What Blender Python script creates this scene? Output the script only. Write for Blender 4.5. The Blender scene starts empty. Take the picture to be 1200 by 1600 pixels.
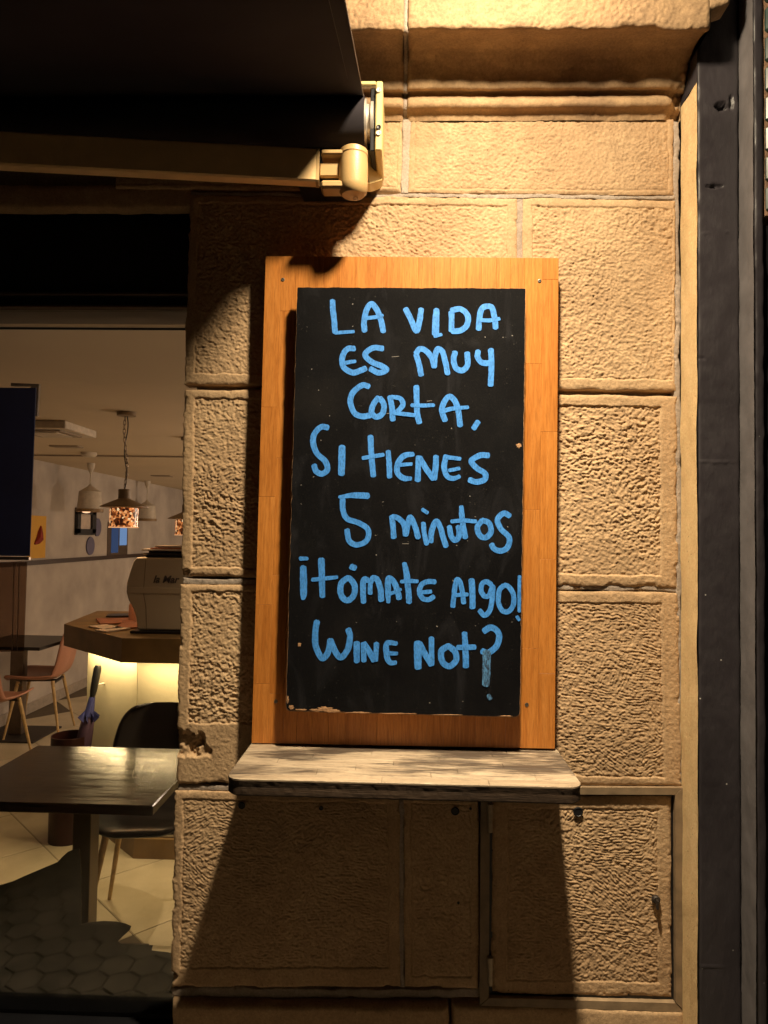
import bpy, math, random
import numpy as np
from mathutils import Vector, Matrix
R = math.radians
random.seed(7)
S = bpy.context.scene
COL = S.collection

# ------------------------------------------------------------------ camera
CAM = np.array([0.0, -1.93, 1.6])
F_PX = 1100.0
ROLL = 0.014
ou, ov = 34.0, 38.0                       # where the wall's normal meets the frame, from its centre
ur = ou * math.cos(ROLL) + ov * math.sin(ROLL)
vr = -ou * math.sin(ROLL) + ov * math.cos(ROLL)
yaw = math.atan(ur / F_PX); pitch = math.atan(vr / F_PX * math.cos(yaw))
fwd = np.array([-math.sin(yaw) * math.cos(pitch), math.cos(yaw) * math.cos(pitch), math.sin(pitch)])
r0 = np.cross(fwd, [0, 0, 1.0]); r0 /= np.linalg.norm(r0)
u0 = np.cross(r0, fwd)
RT = math.cos(ROLL) * r0 + math.sin(ROLL) * u0
UP = math.cos(ROLL) * u0 - math.sin(ROLL) * r0
cd = bpy.data.cameras.new('camera'); cam = bpy.data.objects.new('camera', cd); COL.objects.link(cam)
cam.matrix_world = Matrix(((RT[0], UP[0], -fwd[0], CAM[0]), (RT[1], UP[1], -fwd[1], CAM[1]),
                           (RT[2], UP[2], -fwd[2], CAM[2]), (0, 0, 0, 1)))
cd.sensor_fit = 'VERTICAL'; cd.sensor_height = 24.0; cd.lens = 24.0 * F_PX / 1600.0
cd.clip_start = 0.02; cd.clip_end = 200
S.camera = cam

# ------------------------------------------------------------------ night sky
wd = bpy.data.worlds.new('World'); S.world = wd; wd.use_nodes = True
wn = wd.node_tree; bg = wn.nodes['Background']
sky = wn.nodes.new('ShaderNodeTexSky'); sky.sky_type = 'NISHITA'; sky.sun_disc = False
sky.sun_elevation = R(1.0); sky.sun_rotation = R(200); sky.air_density = 1.5; sky.dust_density = 4
mxw = wn.nodes.new('ShaderNodeMix'); mxw.data_type = 'RGBA'
mxw.inputs[0].default_value = 0.75
wn.links.new(sky.outputs[0], mxw.inputs[6]); mxw.inputs[7].default_value = (0.75, 0.50, 0.32, 1)   # town glow
wn.links.new(mxw.outputs[2], bg.inputs[0]); bg.inputs[1].default_value = 0.005

# ------------------------------------------------------------------ the lamp that washes the wall (a downlight above the frame)
LAMP = Vector((0.19, -0.66, 3.07))
prof = [(0, 1.3), (5, 1.8), (9, 2.7), (12, 3.1), (13.9, 3.1), (18.7, 2.25), (22, 1.95), (26, 1.62), (33.8, 1.12), (42, .74), (50, .54), (61.7, .36),
        (75, .30), (90, .22), (100, .15), (115, 0)]
ies = "IESNA:LM-63-1995\nTILT=NONE\n1 1000 100.0 %d 1 1 2 0 0 0\n1 1 100\n" % len(prof)
ies += " ".join("%g" % a for a, _ in prof) + "\n0\n" + " ".join("%g" % (c * 100) for _, c in prof) + "\n"
txt = bpy.data.texts.new('downlight.ies'); txt.write(ies)
ld = bpy.data.lights.new('wall_downlight', 'POINT'); ld.energy = 0.245; ld.shadow_soft_size = 0.05
ld.color = (1.0, 0.82, 0.555)
ld.use_nodes = True
ln = ld.node_tree; em = ln.nodes['Emission']
ie = ln.nodes.new('ShaderNodeTexIES'); ie.mode = 'INTERNAL'; ie.ies = txt
ie.inputs['Strength'].default_value = 1.0
ln.links.new(ie.outputs[0], em.inputs['Strength'])
lo = bpy.data.objects.new('wall_downlight', ld); COL.objects.link(lo); lo.location = LAMP

S.view_settings.view_transform = 'Standard'; S.view_settings.look = 'None'
S.view_settings.exposure = 0.0; S.view_settings.gamma = 1.0; S.view_settings.use_curve_mapping = False
S.render.engine = 'CYCLES'
S.cycles.use_denoising = True
S.cycles.max_bounces = 8; S.cycles.transparent_max_bounces = 12
S.cycles.sample_clamp_indirect = 6

# ------------------------------------------------------------------ helpers
def ray(x, y):
    return fwd * F_PX + RT * (x - 600.0) - UP * (y - 800.0)
def W(x, y, d=0.0):
    """point of the plane d metres in front of the wall (negative: behind it)"""
    r = ray(x, y); t = (-d - CAM[1]) / r[1]
    return CAM + r * t
def G(x, y, z):
    r = ray(x, y); t = (z - CAM[2]) / r[2]
    return CAM + r * t

_T = np.random.RandomState(3).rand(4, 256, 256)
def vnoise(x, y, s=0):
    t = _T[s % 4]; o = s * 17
    xi = np.floor(x).astype(int); yi = np.floor(y).astype(int)
    fx = x - xi; fy = y - yi
    fx = fx * fx * fx * (fx * (fx * 6 - 15) + 10); fy = fy * fy * fy * (fy * (fy * 6 - 15) + 10)
    a = t[(xi + o) & 255, (yi + o) & 255]; b = t[(xi + 1 + o) & 255, (yi + o) & 255]
    c = t[(xi + o) & 255, (yi + 1 + o) & 255]; d = t[(xi + 1 + o) & 255, (yi + 1 + o) & 255]
    return (a + (b - a) * fx + (c - a) * fy + (a - b - c + d) * fx * fy) * 2 - 1
def fbm(x, y, s=0, o=3):
    r = 0; a = 1
    for k in range(o):
        r = r + a * vnoise(x * 2 ** k, y * 2 ** k, s + k); a *= .5
    return r
def sst(a, b, x):
    t = np.clip((x - a) / (b - a), 0, 1); return t * t * (3 - 2 * t)

def props(o, label=None, cat=None, group=None, kind=None):
    if label: o['label'] = label
    if cat: o['category'] = cat
    if group: o['group'] = group
    if kind: o['kind'] = kind
    return o
def empty(name, loc=(0, 0, 0), rz=0, **k):
    o = bpy.data.objects.new(name, None); COL.objects.link(o); o.location = loc; o.rotation_euler = (0, 0, rz)
    o.empty_display_size = .05
    return props(o, **k)
def mesh(name, v, f, mat, parent=None, smooth=False, local=False, **k):
    """v in world metres unless local; the object sits in its parent's frame"""
    v = np.asarray(v, float)
    if parent is not None and not local:
        p = parent; off = np.zeros(3)
        while p is not None:
            off += np.array(p.location); p = p.parent
        v = v - off
    loc = (0, 0, 0)
    if parent is None and not local and len(v):
        mn = v.min(0); mx = v.max(0); base = np.array([(mn[0] + mx[0]) / 2, (mn[1] + mx[1]) / 2, mn[2]])
        v = v - base; loc = base
    me = bpy.data.meshes.new(name); me.from_pydata(v.tolist(), [], [tuple(int(i) for i in q) for q in f]); me.update()
    if smooth: me.shade_smooth()
    o = bpy.data.objects.new(name, me); COL.objects.link(o); o.parent = parent; o.location = loc
    if mat: me.materials.append(mat)
    return props(o, **k)
def gridmesh(name, P, mat, parent=None, **k):
    """P: (n,m,3) world points"""
    n, m, _ = P.shape
    v = P.reshape(-1, 3).copy()
    loc = np.zeros(3)
    if parent is not None:
        p = parent
        while p is not None:
            v -= np.array(p.location); p = p.parent
    else:
        mn = v.min(0); mx = v.max(0); loc = np.array([(mn[0] + mx[0]) / 2, (mn[1] + mx[1]) / 2, mn[2]]); v -= loc
    idx = np.arange(n * m).reshape(n, m)
    q = np.stack([idx[:-1, :-1], idx[1:, :-1], idx[1:, 1:], idx[:-1, 1:]], -1).reshape(-1, 4)
    me = bpy.data.meshes.new(name)
    me.vertices.add(n * m); me.vertices.foreach_set('co', v.astype(np.float32).ravel())
    nf = len(q); me.loops.add(nf * 4); me.loops.foreach_set('vertex_index', q.astype(np.int32).ravel())
    me.polygons.add(nf); me.polygons.foreach_set('loop_start', np.arange(0, nf * 4, 4, dtype=np.int32))
    try: me.polygons.foreach_set('loop_total', np.full(nf, 4, dtype=np.int32))
    except Exception: pass
    me.update(calc_edges=True); me.validate()
    me.shade_smooth()
    o = bpy.data.objects.new(name, me); COL.objects.link(o); o.parent = parent; o.location = loc
    if mat: me.materials.append(mat)
    return props(o, **k)

class MB:
    def __init__(s): s.v = []; s.f = []
    def add(s, v, f):
        b = len(s.v); s.v += [tuple(map(float, p)) for p in v]; s.f += [tuple(b + i for i in q) for q in f]; return s
    def box(s, x0, x1, y0, y1, z0, z1, bev=0.0):
        if bev <= 0:
            v = [(x, y, z) for x in (x0, x1) for y in (y0, y1) for z in (z0, z1)]
            return s.add(v, [(0, 1, 3, 2), (4, 6, 7, 5), (0, 4, 5, 1), (2, 3, 7, 6), (0, 2, 6, 4), (1, 5, 7, 3)])
        b = min(bev, (x1 - x0) / 2.01, (y1 - y0) / 2.01, (z1 - z0) / 2.01)
        # chamfered box: 24 vertices
        v = []; ix = {}
        for i, x in enumerate((x0, x1)):
            for j, y in enumerate((y0, y1)):
                for k, z in enumerate((z0, z1)):
                    sx, sy, sz = (1, -1)[i], (1, -1)[j], (1, -1)[k]
                    ix[i, j, k, 0] = len(v); v.append((x, y + sy * b, z + sz * b))
                    ix[i, j, k, 1] = len(v); v.append((x + sx * b, y, z + sz * b))
                    ix[i, j, k, 2] = len(v); v.append((x + sx * b, y + sy * b, z))
        f = []
        for i in (0, 1): f.append([ix[i, j, k, 0] for j, k in ((0, 0), (0, 1), (1, 1), (1, 0))])
        for j in (0, 1): f.append([ix[i, j, k, 1] for i, k in ((0, 0), (1, 0), (1, 1), (0, 1))])
        for k in (0, 1): f.append([ix[i, j, k, 2] for i, j in ((0, 0), (0, 1), (1, 1), (1, 0))])
        for i in (0, 1):
            for j in (0, 1): f.append([ix[i, j, 0, 0], ix[i, j, 0, 1], ix[i, j, 1, 1], ix[i, j, 1, 0]])
        for i in (0, 1):
            for k in (0, 1): f.append([ix[i, 0, k, 0], ix[i, 0, k, 2], ix[i, 1, k, 2], ix[i, 1, k, 0]])
        for j in (0, 1):
            for k in (0, 1): f.append([ix[0, j, k, 1], ix[0, j, k, 2], ix[1, j, k, 2], ix[1, j, k, 1]])
        for i in (0, 1):
            for j in (0, 1):
                for k in (0, 1): f.append([ix[i, j, k, 0], ix[i, j, k, 1], ix[i, j, k, 2]])
        return s.add(v, f)
    def tube(s, pts, rad, n=12, caps=True, close=False):
        pts = [Vector(p) for p in pts]; N = len(pts)
        if not hasattr(rad, '__len__'): rad = [rad] * N
        rings = []; pn = None
        for i, p in enumerate(pts):
            if close: t = (pts[(i + 1) % N] - pts[i - 1]).normalized()
            else: t = (pts[min(i + 1, N - 1)] - pts[max(i - 1, 0)]).normalized()
            if pn is None:
                a = Vector((0, 0, 1)) if abs(t.z) < .9 else Vector((1, 0, 0)); nn = t.cross(a).normalized()
            else: nn = (pn - t * pn.dot(t)).normalized()
            pn = nn; bb = t.cross(nn)
            rings.append([p + (nn * math.cos(2 * math.pi * k / n) + bb * math.sin(2 * math.pi * k / n)) * rad[i] for k in range(n)])
        v = [p for r in rings for p in r]; f = []
        for i in range(N if close else N - 1):
            j = (i + 1) % N
            for k in range(n): f.append((i * n + k, i * n + (k + 1) % n, j * n + (k + 1) % n, j * n + k))
        if caps and not close:
            f.append(tuple(range(n))[::-1]); f.append(tuple((N - 1) * n + k for k in range(n)))
        return s.add(v, f)
    def lathe(s, prof, c=(0, 0, 0), n=32, ax='z'):
        v = []; f = []
        for r, h in prof:
            for k in range(n):
                a = 2 * math.pi * k / n; x, y = r * math.cos(a), r * math.sin(a)
                if ax == 'z': p = (c[0] + x, c[1] + y, c[2] + h)
                elif ax == 'y': p = (c[0] + x, c[1] + h, c[2] + y)
                else: p = (c[0] + h, c[1] + x, c[2] + y)
                v.append(p)
        for i in range(len(prof) - 1):
            for k in range(n): f.append((i * n + k, i * n + (k + 1) % n, (i + 1) * n + (k + 1) % n, (i + 1) * n + k))
        if prof[0][0] > 1e-5: f.append(tuple(range(n))[::-1])
        if prof[-1][0] > 1e-5: f.append(tuple((len(prof) - 1) * n + k for k in range(n)))
        return s.add(v, f)
    def prism(s, poly, d0, d1):
        """poly: list of points; d0,d1: vectors added for both ends"""
        n = len(poly); v = [tuple(np.array(p) + np.array(d0)) for p in poly] + [tuple(np.array(p) + np.array(d1)) for p in poly]
        f = [tuple(range(n)), tuple(range(2 * n - 1, n - 1, -1))] + [(i, (i + 1) % n, n + (i + 1) % n, n + i) for i in range(n)]
        return s.add(v, f)
    def out(s, name, mat, parent=None, **k):
        o = mesh(name, s.v, s.f, mat, parent, **k)
        return fixn(o)
def fixn(o):
    import bmesh
    bm = bmesh.new(); bm.from_mesh(o.data); bmesh.ops.recalc_face_normals(bm, faces=bm.faces); bm.to_mesh(o.data); bm.free(); return o
def autosmooth(o, ang=35):
    import bmesh
    bm = bmesh.new(); bm.from_mesh(o.data)
    for f in bm.faces: f.smooth = True
    for e in bm.edges:
        if len(e.link_faces) == 2 and e.calc_face_angle(0) > R(ang): e.smooth = False
        elif len(e.link_faces) != 2: e.smooth = False
    bm.to_mesh(o.data); bm.free(); return o

# ------------------------------------------------------------------ materials
def N(nt, t, **k):
    n = nt.nodes.new(t)
    for a, b in k.items(): setattr(n, a, b)
    return n
def ramp(nt, fac, stops):
    r = N(nt, 'ShaderNodeValToRGB'); e = r.color_ramp.elements
    while len(e) < len(stops): e.new(.5)
    for q, (p, c) in zip(e, stops): q.position = p; q.color = (*c, 1) if len(c) == 3 else c
    nt.links.new(fac, r.inputs[0]); return r.outputs[0]
def mixc(nt, fac, a, b, mode='MIX'):
    m = N(nt, 'ShaderNodeMix', data_type='RGBA', blend_type=mode)
    for s_, v in ((0, fac), (6, a), (7, b)):
        if hasattr(v, 'is_linked') or hasattr(v, 'links'): nt.links.new(v, m.inputs[s_])
        elif s_ == 0: m.inputs[0].default_value = v
        else: m.inputs[s_].default_value = (*v, 1)
    return m.outputs[2]
def noise(nt, vec, scale, detail=3, rough=.55, dist=0, map_scale=None):
    if map_scale:
        mp = N(nt, 'ShaderNodeMapping'); mp.inputs['Scale'].default_value = map_scale; nt.links.new(vec, mp.inputs[0]); vec = mp.outputs[0]
    n = N(nt, 'ShaderNodeTexNoise'); n.inputs['Scale'].default_value = scale; n.inputs['Detail'].default_value = detail
    n.inputs['Roughness'].default_value = rough; n.inputs['Distortion'].default_value = dist
    nt.links.new(vec, n.inputs['Vector']); return n.outputs[0]
def base(name, col=(.5, .5, .5), rough=.6, metal=0, spec=.5):
    m = bpy.data.materials.new(name); m.use_nodes = True; nt = m.node_tree
    b = nt.nodes['Principled BSDF']; b.inputs['Base Color'].default_value = (*col, 1); b.inputs['Roughness'].default_value = rough
    b.inputs['Metallic'].default_value = metal; b.inputs['Specular IOR Level'].default_value = spec
    tc = N(nt, 'ShaderNodeTexCoord'); return m, nt, b, tc.outputs['Object']
def bump(nt, b, h, dist, strength=1):
    u = N(nt, 'ShaderNodeBump'); u.inputs['Distance'].default_value = dist; u.inputs['Strength'].default_value = strength
    nt.links.new(h, u.inputs['Height']); nt.links.new(u.outputs[0], b.inputs['Normal'])
def simple(name, col, rough=.6, metal=0, var=.15, scale=30, bd=0, bscale=200, spec=.5):
    m, nt, b, v = base(name, col, rough, metal, spec)
    n = noise(nt, v, scale, 4)
    c = ramp(nt, n, [(.3, tuple(x * (1 - var) for x in col)), (.7, tuple(min(1, x * (1 + var)) for x in col))])
    nt.links.new(c, b.inputs['Base Color'])
    if bd: bump(nt, b, noise(nt, v, bscale, 3), bd)
    return m
def emis(name, col, st):
    m = bpy.data.materials.new(name); m.use_nodes = True; nt = m.node_tree; nt.nodes.remove(nt.nodes['Principled BSDF'])
    e = N(nt, 'ShaderNodeEmission'); e.inputs[0].default_value = (*col, 1); e.inputs[1].default_value = st
    nt.links.new(e.outputs[0], nt.nodes['Material Output'].inputs[0]); return m

def stone_mat(name, c1, c2, c3, mort=False):
    m, nt, b, v = base(name, c1, .92, 0, .25)
    pos = N(nt, 'ShaderNodeNewGeometry').outputs['Position']
    n1 = noise(nt, pos, 3.2, 5, .6); n2 = noise(nt, pos, 22, 5, .65); n3 = noise(nt, pos, 160, 3, .7)
    c = ramp(nt, n1, [(.3, c2), (.52, c1), (.72, c3)])
    c = mixc(nt, ramp(nt, n2, [(.35, (0, 0, 0)), (.75, (.55, .55, .55))]), c, tuple(x * .72 for x in c2))
    c = mixc(nt, .35, c, ramp(nt, n3, [(.3, (.25, .25, .25)), (.7, (.8, .8, .8))]), 'OVERLAY')
    oi = N(nt, 'ShaderNodeObjectInfo')
    rr = ramp(nt, oi.outputs['Random'], [(0, (.9, .88, .88)), (1, (1.0, 1.0, 1.0))])
    c = mixc(nt, 1.0, c, rr, 'MULTIPLY')
    nt.links.new(c, b.inputs['Base Color'])
    add = N(nt, 'ShaderNodeMath', operation='ADD'); nt.links.new(noise(nt, pos, 420, 3, .7), add.inputs[0])
    nt.links.new(noise(nt, pos, 130, 3, .6), add.inputs[1])
    bump(nt, b, add.outputs[0], .0011 if not mort else .002)
    return m
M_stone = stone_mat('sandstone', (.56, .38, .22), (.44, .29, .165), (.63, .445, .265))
M_cornice = stone_mat('dark_cornice_stone', (.42, .275, .15), (.25, .16, .095), (.56, .385, .215))  # darker and blotchier than the wall stone
M_mortar = stone_mat('mortar', (.45, .37, .30), (.34, .28, .24), (.52, .44, .38), True)
def pin(m):
    nt = m.node_tree; b = nt.nodes['Principled BSDF']; pos = N(nt, 'ShaderNodeNewGeometry').outputs['Position']
    vo = N(nt, 'ShaderNodeTexVoronoi'); vo.inputs['Scale'].default_value = 60; nt.links.new(pos, vo.inputs['Vector'])
    src = b.inputs['Base Color'].links[0].from_socket
    f = ramp(nt, vo.outputs['Distance'], [(.05, (1, 1, 1)), (.16, (0, 0, 0))]); k = ramp(nt, noise(nt, pos, 40, 2), [(.5, (0, 0, 0)), (.6, (.8, .8, .8))])
    q = N(nt, 'ShaderNodeMath', operation='MULTIPLY'); nt.links.new(f, q.inputs[0]); nt.links.new(k, q.inputs[1])
    nt.links.new(mixc(nt, q.outputs[0], src, (.12, .075, .04)), b.inputs['Base Color'])
M_plaster = stone_mat('yellow_render', (.76, .55, .29), (.68, .48, .25), (.82, .61, .34)); pin(M_plaster); pin(M_stone)

def wood_mat(name, cols, axis, rough=.45, grain=.0003, worn=False):
    m, nt, b, v = base(name, cols[0], rough, 0, .4)
    pos = N(nt, 'ShaderNodeNewGeometry').outputs['Position']
    oi = N(nt, 'ShaderNodeObjectInfo').outputs['Random']
    mul = N(nt, 'ShaderNodeMath', operation='MULTIPLY'); nt.links.new(oi, mul.inputs[0]); mul.inputs[1].default_value = 37.0
    cx = N(nt, 'ShaderNodeCombineXYZ')
    for i in range(3): nt.links.new(mul.outputs[0], cx.inputs[i])
    ad = N(nt, 'ShaderNodeVectorMath', operation='ADD'); nt.links.new(pos, ad.inputs[0]); nt.links.new(cx.outputs[0], ad.inputs[1])
    sc = {'z': (1, 1, .07), 'x': (.06, 1, 1)}[axis]
    g1 = noise(nt, ad.outputs[0], 34, 6, .65, 2.2, sc); g2 = noise(nt, ad.outputs[0], 330, 4, .7, 0, sc)
    c = ramp(nt, g1, [(.28, cols[1]), (.5, cols[0]), (.72, cols[2])])
    c = mixc(nt, ramp(nt, g2, [(.45, (0, 0, 0)), (.75, (.6, .6, .6))]), c, tuple(x * .55 for x in cols[1]))
    rr = ramp(nt, oi, [(0, (.88, .85, .82)), (.5, (.96, .95, .94)), (1, (1, 1, 1))])
    c = mixc(nt, 1.0, c, rr, 'MULTIPLY')
    if worn:
        w = noise(nt, pos, 5.0, 3, .6, .4, (.55, 1.5, 1)); w2 = noise(nt, pos, 120, 6, .8, .3, (.09, 1, 1)); w4 = noise(nt, pos, 420, 3, .8, 0, (.12, 1, 1))
        sm = N(nt, 'ShaderNodeMath', operation='MULTIPLY_ADD'); nt.links.new(w, sm.inputs[0]); sm.inputs[1].default_value = 1.6; nt.links.new(w2, sm.inputs[2])
        f1 = ramp(nt, sm.outputs[0], [(.0, (0, 0, 0)), (1, (1, 1, 1))])
        mr = N(nt, 'ShaderNodeMapRange'); nt.links.new(sm.outputs[0], mr.inputs[0]); mr.inputs[1].default_value = 1.24; mr.inputs[2].default_value = 1.42
        c = mixc(nt, mr.outputs[0], c, (.055, .038, .026))
        c = mixc(nt, ramp(nt, w4, [(.52, (0, 0, 0)), (.70, (.7, .7, .7))]), c, (.09, .06, .04))
        w3 = noise(nt, pos, 30, 5, .7, 0, (.2, 1, 1)); c = mixc(nt, ramp(nt, w3, [(.55, (0, 0, 0)), (.75, (.5, .5, .5))]), c, (.44, .36, .26))
    nt.links.new(c, b.inputs['Base Color'])
    bump(nt, b, g2, grain); return m
M_wood = wood_mat('varnished_pine', ((.57, .215, .042), (.42, .14, .024), (.66, .27, .062)), 'z', .38)
M_shelf = wood_mat('worn_butcher_block', ((.36, .28, .195), (.27, .205, .14), (.44, .36, .26)), 'x', .6, .0006, True)
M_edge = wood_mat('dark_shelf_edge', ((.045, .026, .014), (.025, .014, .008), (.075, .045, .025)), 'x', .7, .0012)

def board_mat():
    m, nt, b, v = base('blackboard_paint', (.018, .017, .018), .7, 0, .06)
    pos = N(nt, 'ShaderNodeNewGeometry').outputs['Position']
    n1 = noise(nt, pos, 6, 5, .65); c = ramp(nt, n1, [(.35, (.003, .003, .004)), (.55, (.005, .005, .006)), (.78, (.011, .010, .010))])
    sm = noise(nt, pos, 14, 4, .6, .8, (1, 1, .35)); c = mixc(nt, ramp(nt, sm, [(.54, (0, 0, 0)), (.76, (.25, .25, .25))]), c, (.05, .05, .06))
    vo = N(nt, 'ShaderNodeTexVoronoi', feature='F1'); vo.inputs['Scale'].default_value = 170; nt.links.new(pos, vo.inputs['Vector'])
    sp = ramp(nt, vo.outputs['Distance'], [(.04, (1, 1, 1)), (.12, (0, 0, 0))])
    pick = ramp(nt, noise(nt, pos, 60, 2), [(.55, (0, 0, 0)), (.64, (1, 1, 1))])
    ml = N(nt, 'ShaderNodeMath', operation='MULTIPLY'); nt.links.new(sp, ml.inputs[0]); nt.links.new(pick, ml.inputs[1])
    c = mixc(nt, ml.outputs[0], c, (.30, .27, .24))
    fine = noise(nt, pos, 700, 2, .8); c = mixc(nt, ramp(nt, fine, [(.60, (0, 0, 0)), (.72, (.30, .30, .30))]), c, (.20, .17, .15))
    nt.links.new(c, b.inputs['Base Color']); bump(nt, b, noise(nt, pos, 260, 4, .7), .0005); return m
M_board = board_mat()
M_chip = simple('bare_fibreboard', (.36, .20, .10), .9, 0, .4, 120, .002, 300)
def paint_mat():
    m, nt, b, v = base('blue_paint_marker', (.07, .33, .85), .55, 0, .4)
    pos = N(nt, 'ShaderNodeNewGeometry').outputs['Position']
    n1 = noise(nt, pos, 70, 6, .8, .5, (1, 1, .5)); n2 = noise(nt, pos, 420, 4, .8, 0, (1, 1, .3))
    c = ramp(nt, n1, [(.28, (.018, .10, .36)), (.42, (.045, .24, .70)), (.6, (.07, .31, .86)), (.8, (.11, .40, .93))])
    c = mixc(nt, ramp(nt, n2, [(.48, (0, 0, 0)), (.66, (.85, .85, .85))]), c, (.022, .10, .27))
    nt.links.new(c, b.inputs['Base Color'])
    return m
M_paint = paint_mat()
def paint_thin():
    m, nt, b, v = base('dry_blue_marker', (.07, .33, .85), .6, 0, .3)
    pos = N(nt, 'ShaderNodeNewGeometry').outputs['Position']
    n1 = noise(nt, pos, 260, 5, .85, 0, (1.6, 1, .3))
    c = ramp(nt, n1, [(.44, (.02, .03, .05)), (.60, (.10, .30, .62))]); nt.links.new(c, b.inputs['Base Color']); return m
M_paint2 = paint_thin()
M_grey = None
def painted_grey():
    m, nt, b, v = base('grey_gloss_paint', (.10, .088, .095), .42, 0, .45)
    pos = N(nt, 'ShaderNodeNewGeometry').outputs['Position']
    n1 = noise(nt, pos, 5, 5, .6); c = ramp(nt, n1, [(.3, (.026, .022, .026)), (.7, (.043, .037, .043))])
    vo = N(nt, 'ShaderNodeTexVoronoi'); vo.inputs['Scale'].default_value = 14; nt.links.new(pos, vo.inputs['Vector'])
    c = mixc(nt, ramp(nt, vo.outputs['Distance'], [(.015, (1, 1, 1)), (.035, (0, 0, 0))]), c, (.5, .48, .45))
    nt.links.new(c, b.inputs['Base Color'])
    nt.links.new(ramp(nt, noise(nt, pos, 30, 4), [(.3, (.34, .34, .34)), (.7, (.6, .6, .6))]), b.inputs['Roughness'])
    bump(nt, b, noise(nt, pos, 90, 5, .6, 0, (1, 1, .4)), .0012); return m
M_grey = painted_grey()
M_steel = simple('weathered_steel_edge', (.25, .175, .105), .6, .0, .25, 25, .0005, 150)
M_iron = simple('dark_rusted_iron', (.05, .04, .035), .6, .6, .3, 60)
M_screw = simple('zinc_screw', (.22, .19, .16), .4, .8, .2, 200)
M_awnarm = simple('cream_powder_coat', (.46, .30, .13), .42, 0, .08, 12, .0004, 260)
M_awnarm2 = simple('tan_powder_coat_arm', (.86, .58, .28), .45, 0, .1, 12, .0006, 160)
M_awnbr = simple('cream_bracket', (.70, .55, .24), .4, 0, .06, 20)
M_alu = simple('aluminium_spool', (.75, .68, .60), .35, .6, .1, 40)
M_black = simple('black_lacquer', (.010, .010, .012), .35, 0, .2, 8)
M_darkmet = simple('anodised_window_frame', (.16, .12, .09), .35, .7, .15, 30)
def fabric(name, col):
    m, nt, b, v = base(name, col, .85, 0, .15)
    pos = N(nt, 'ShaderNodeNewGeometry').outputs['Position']
    w = N(nt, 'ShaderNodeTexWave'); w.inputs['Scale'].default_value = 300; w.bands_direction = 'X'; nt.links.new(pos, w.inputs[0])
    w2 = N(nt, 'ShaderNodeTexWave'); w2.inputs['Scale'].default_value = 300; w2.bands_direction = 'Z'; nt.links.new(pos, w2.inputs[0])
    a = N(nt, 'ShaderNodeMath', operation='ADD'); nt.links.new(w.outputs[1], a.inputs[0]); nt.links.new(w2.outputs[1], a.inputs[1])
    c = ramp(nt, noise(nt, pos, 4, 4), [(.3, tuple(x * .8 for x in col)), (.7, tuple(x * 1.2 for x in col))]); nt.links.new(c, b.inputs['Base Color'])
    bump(nt, b, a.outputs[0], .0003); return m
M_fab = fabric('navy_awning_cloth', (.040, .034, .040))
M_wall_in = simple('interior_plaster', (.42, .37, .33), .85, 0, .22, 2.5, .001, 30)
M_ceil = simple('ceiling_paint', (.56, .46, .33), .8, 0, .04, 2)
def tile_mat():
    m, nt, b, v = base('beige_floor_tile', (.52, .44, .30), .33, 0, .5)
    pos = N(nt, 'ShaderNodeNewGeometry').outputs['Position']
    c = ramp(nt, noise(nt, pos, 3.5, 6, .65), [(.3, (.42, .35, .23)), (.5, (.52, .44, .30)), (.7, (.60, .51, .36))])
    oi = N(nt, 'ShaderNodeObjectInfo')
    c = mixc(nt, 1.0, c, ramp(nt, oi.outputs['Random'], [(0, (.9, .9, .9)), (1, (1, 1, 1))]), 'MULTIPLY')
    nt.links.new(c, b.inputs['Base Color']); return m
M_tile = tile_mat()
M_grout = simple('dark_grout', (.10, .075, .05), .9)
def table_mat():
    m, nt, b, v = base('dark_wood_tabletop', (.05, .032, .02), .30, 0, .3)
    pos = N(nt, 'ShaderNodeNewGeometry').outputs['Position']
    mp = N(nt, 'ShaderNodeMapping'); mp.inputs['Rotation'].default_value = (0, 0, R(-28)); mp.inputs['Scale'].default_value = (.12, 1, 1); nt.links.new(pos, mp.inputs[0])
    n1 = noise(nt, mp.outputs[0], 60, 5, .6, .6)
    c = ramp(nt, n1, [(.3, (.010, .006, .004)), (.55, (.026, .016, .010)), (.75, (.05, .032, .018))]); nt.links.new(c, b.inputs['Base Color'])
    nt.links.new(ramp(nt, n1, [(.3, (.10, .10, .10)), (.7, (.27, .27, .27))]), b.inputs['Roughness'])
    bump(nt, b, n1, .0005); return m
M_table = table_mat()
M_cprof = simple('brass_grey_post', (.13, .10, .06), .4, .5, .15, 10)
M_dark = simple('black_moulded_shell', (.018, .014, .013), .32, 0, .2, 10)
M_pink = simple('salmon_moulded_shell', (.42, .20, .13), .45, 0, .08, 6)
M_leg = simple('pale_beech_leg', (.50, .34, .15), .5, 0, .2, 40)
M_counter = simple('oak_counter', (.20, .12, .045), .5, 0, .25, 7, .0005, 60)
M_cpanel = simple('pale_counter_panel', (.62, .55, .38), .6, 0, .1, 4, .0008, 40)
M_white = simple('cream_enamel', (.52, .44, .33), .35, 0, .05, 6)
M_paper = simple('paper', (.55, .45, .38), .8, 0, .15, 20)
M_redp = simple('red_brown_card', (.28, .10, .05), .7, 0, .2, 20)
M_ylw = simple('ochre_poster', (.60, .32, .03), .7, 0, .06, 8)
M_red = simple('red_ink', (.25, .02, .01), .7)
M_purp = simple('slate_purple_disc', (.12, .11, .19), .7, 0, .1, 10)
M_navy = simple('navy_banner_cloth', (.026, .036, .12), .8, 0, .15, 6)
M_navy2 = simple('navy_umbrella_cloth', (.045, .05, .20), .6, 0, .2, 20)
M_plum = simple('plum_umbrella_cloth', (.09, .05, .10), .6, 0, .2, 20)
M_bronze = simple('oxblood_metal_bin', (.035, .010, .010), .4, .3, .2, 10)
M_track = simple('grey_track', (.28, .22, .16), .6)
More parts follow.
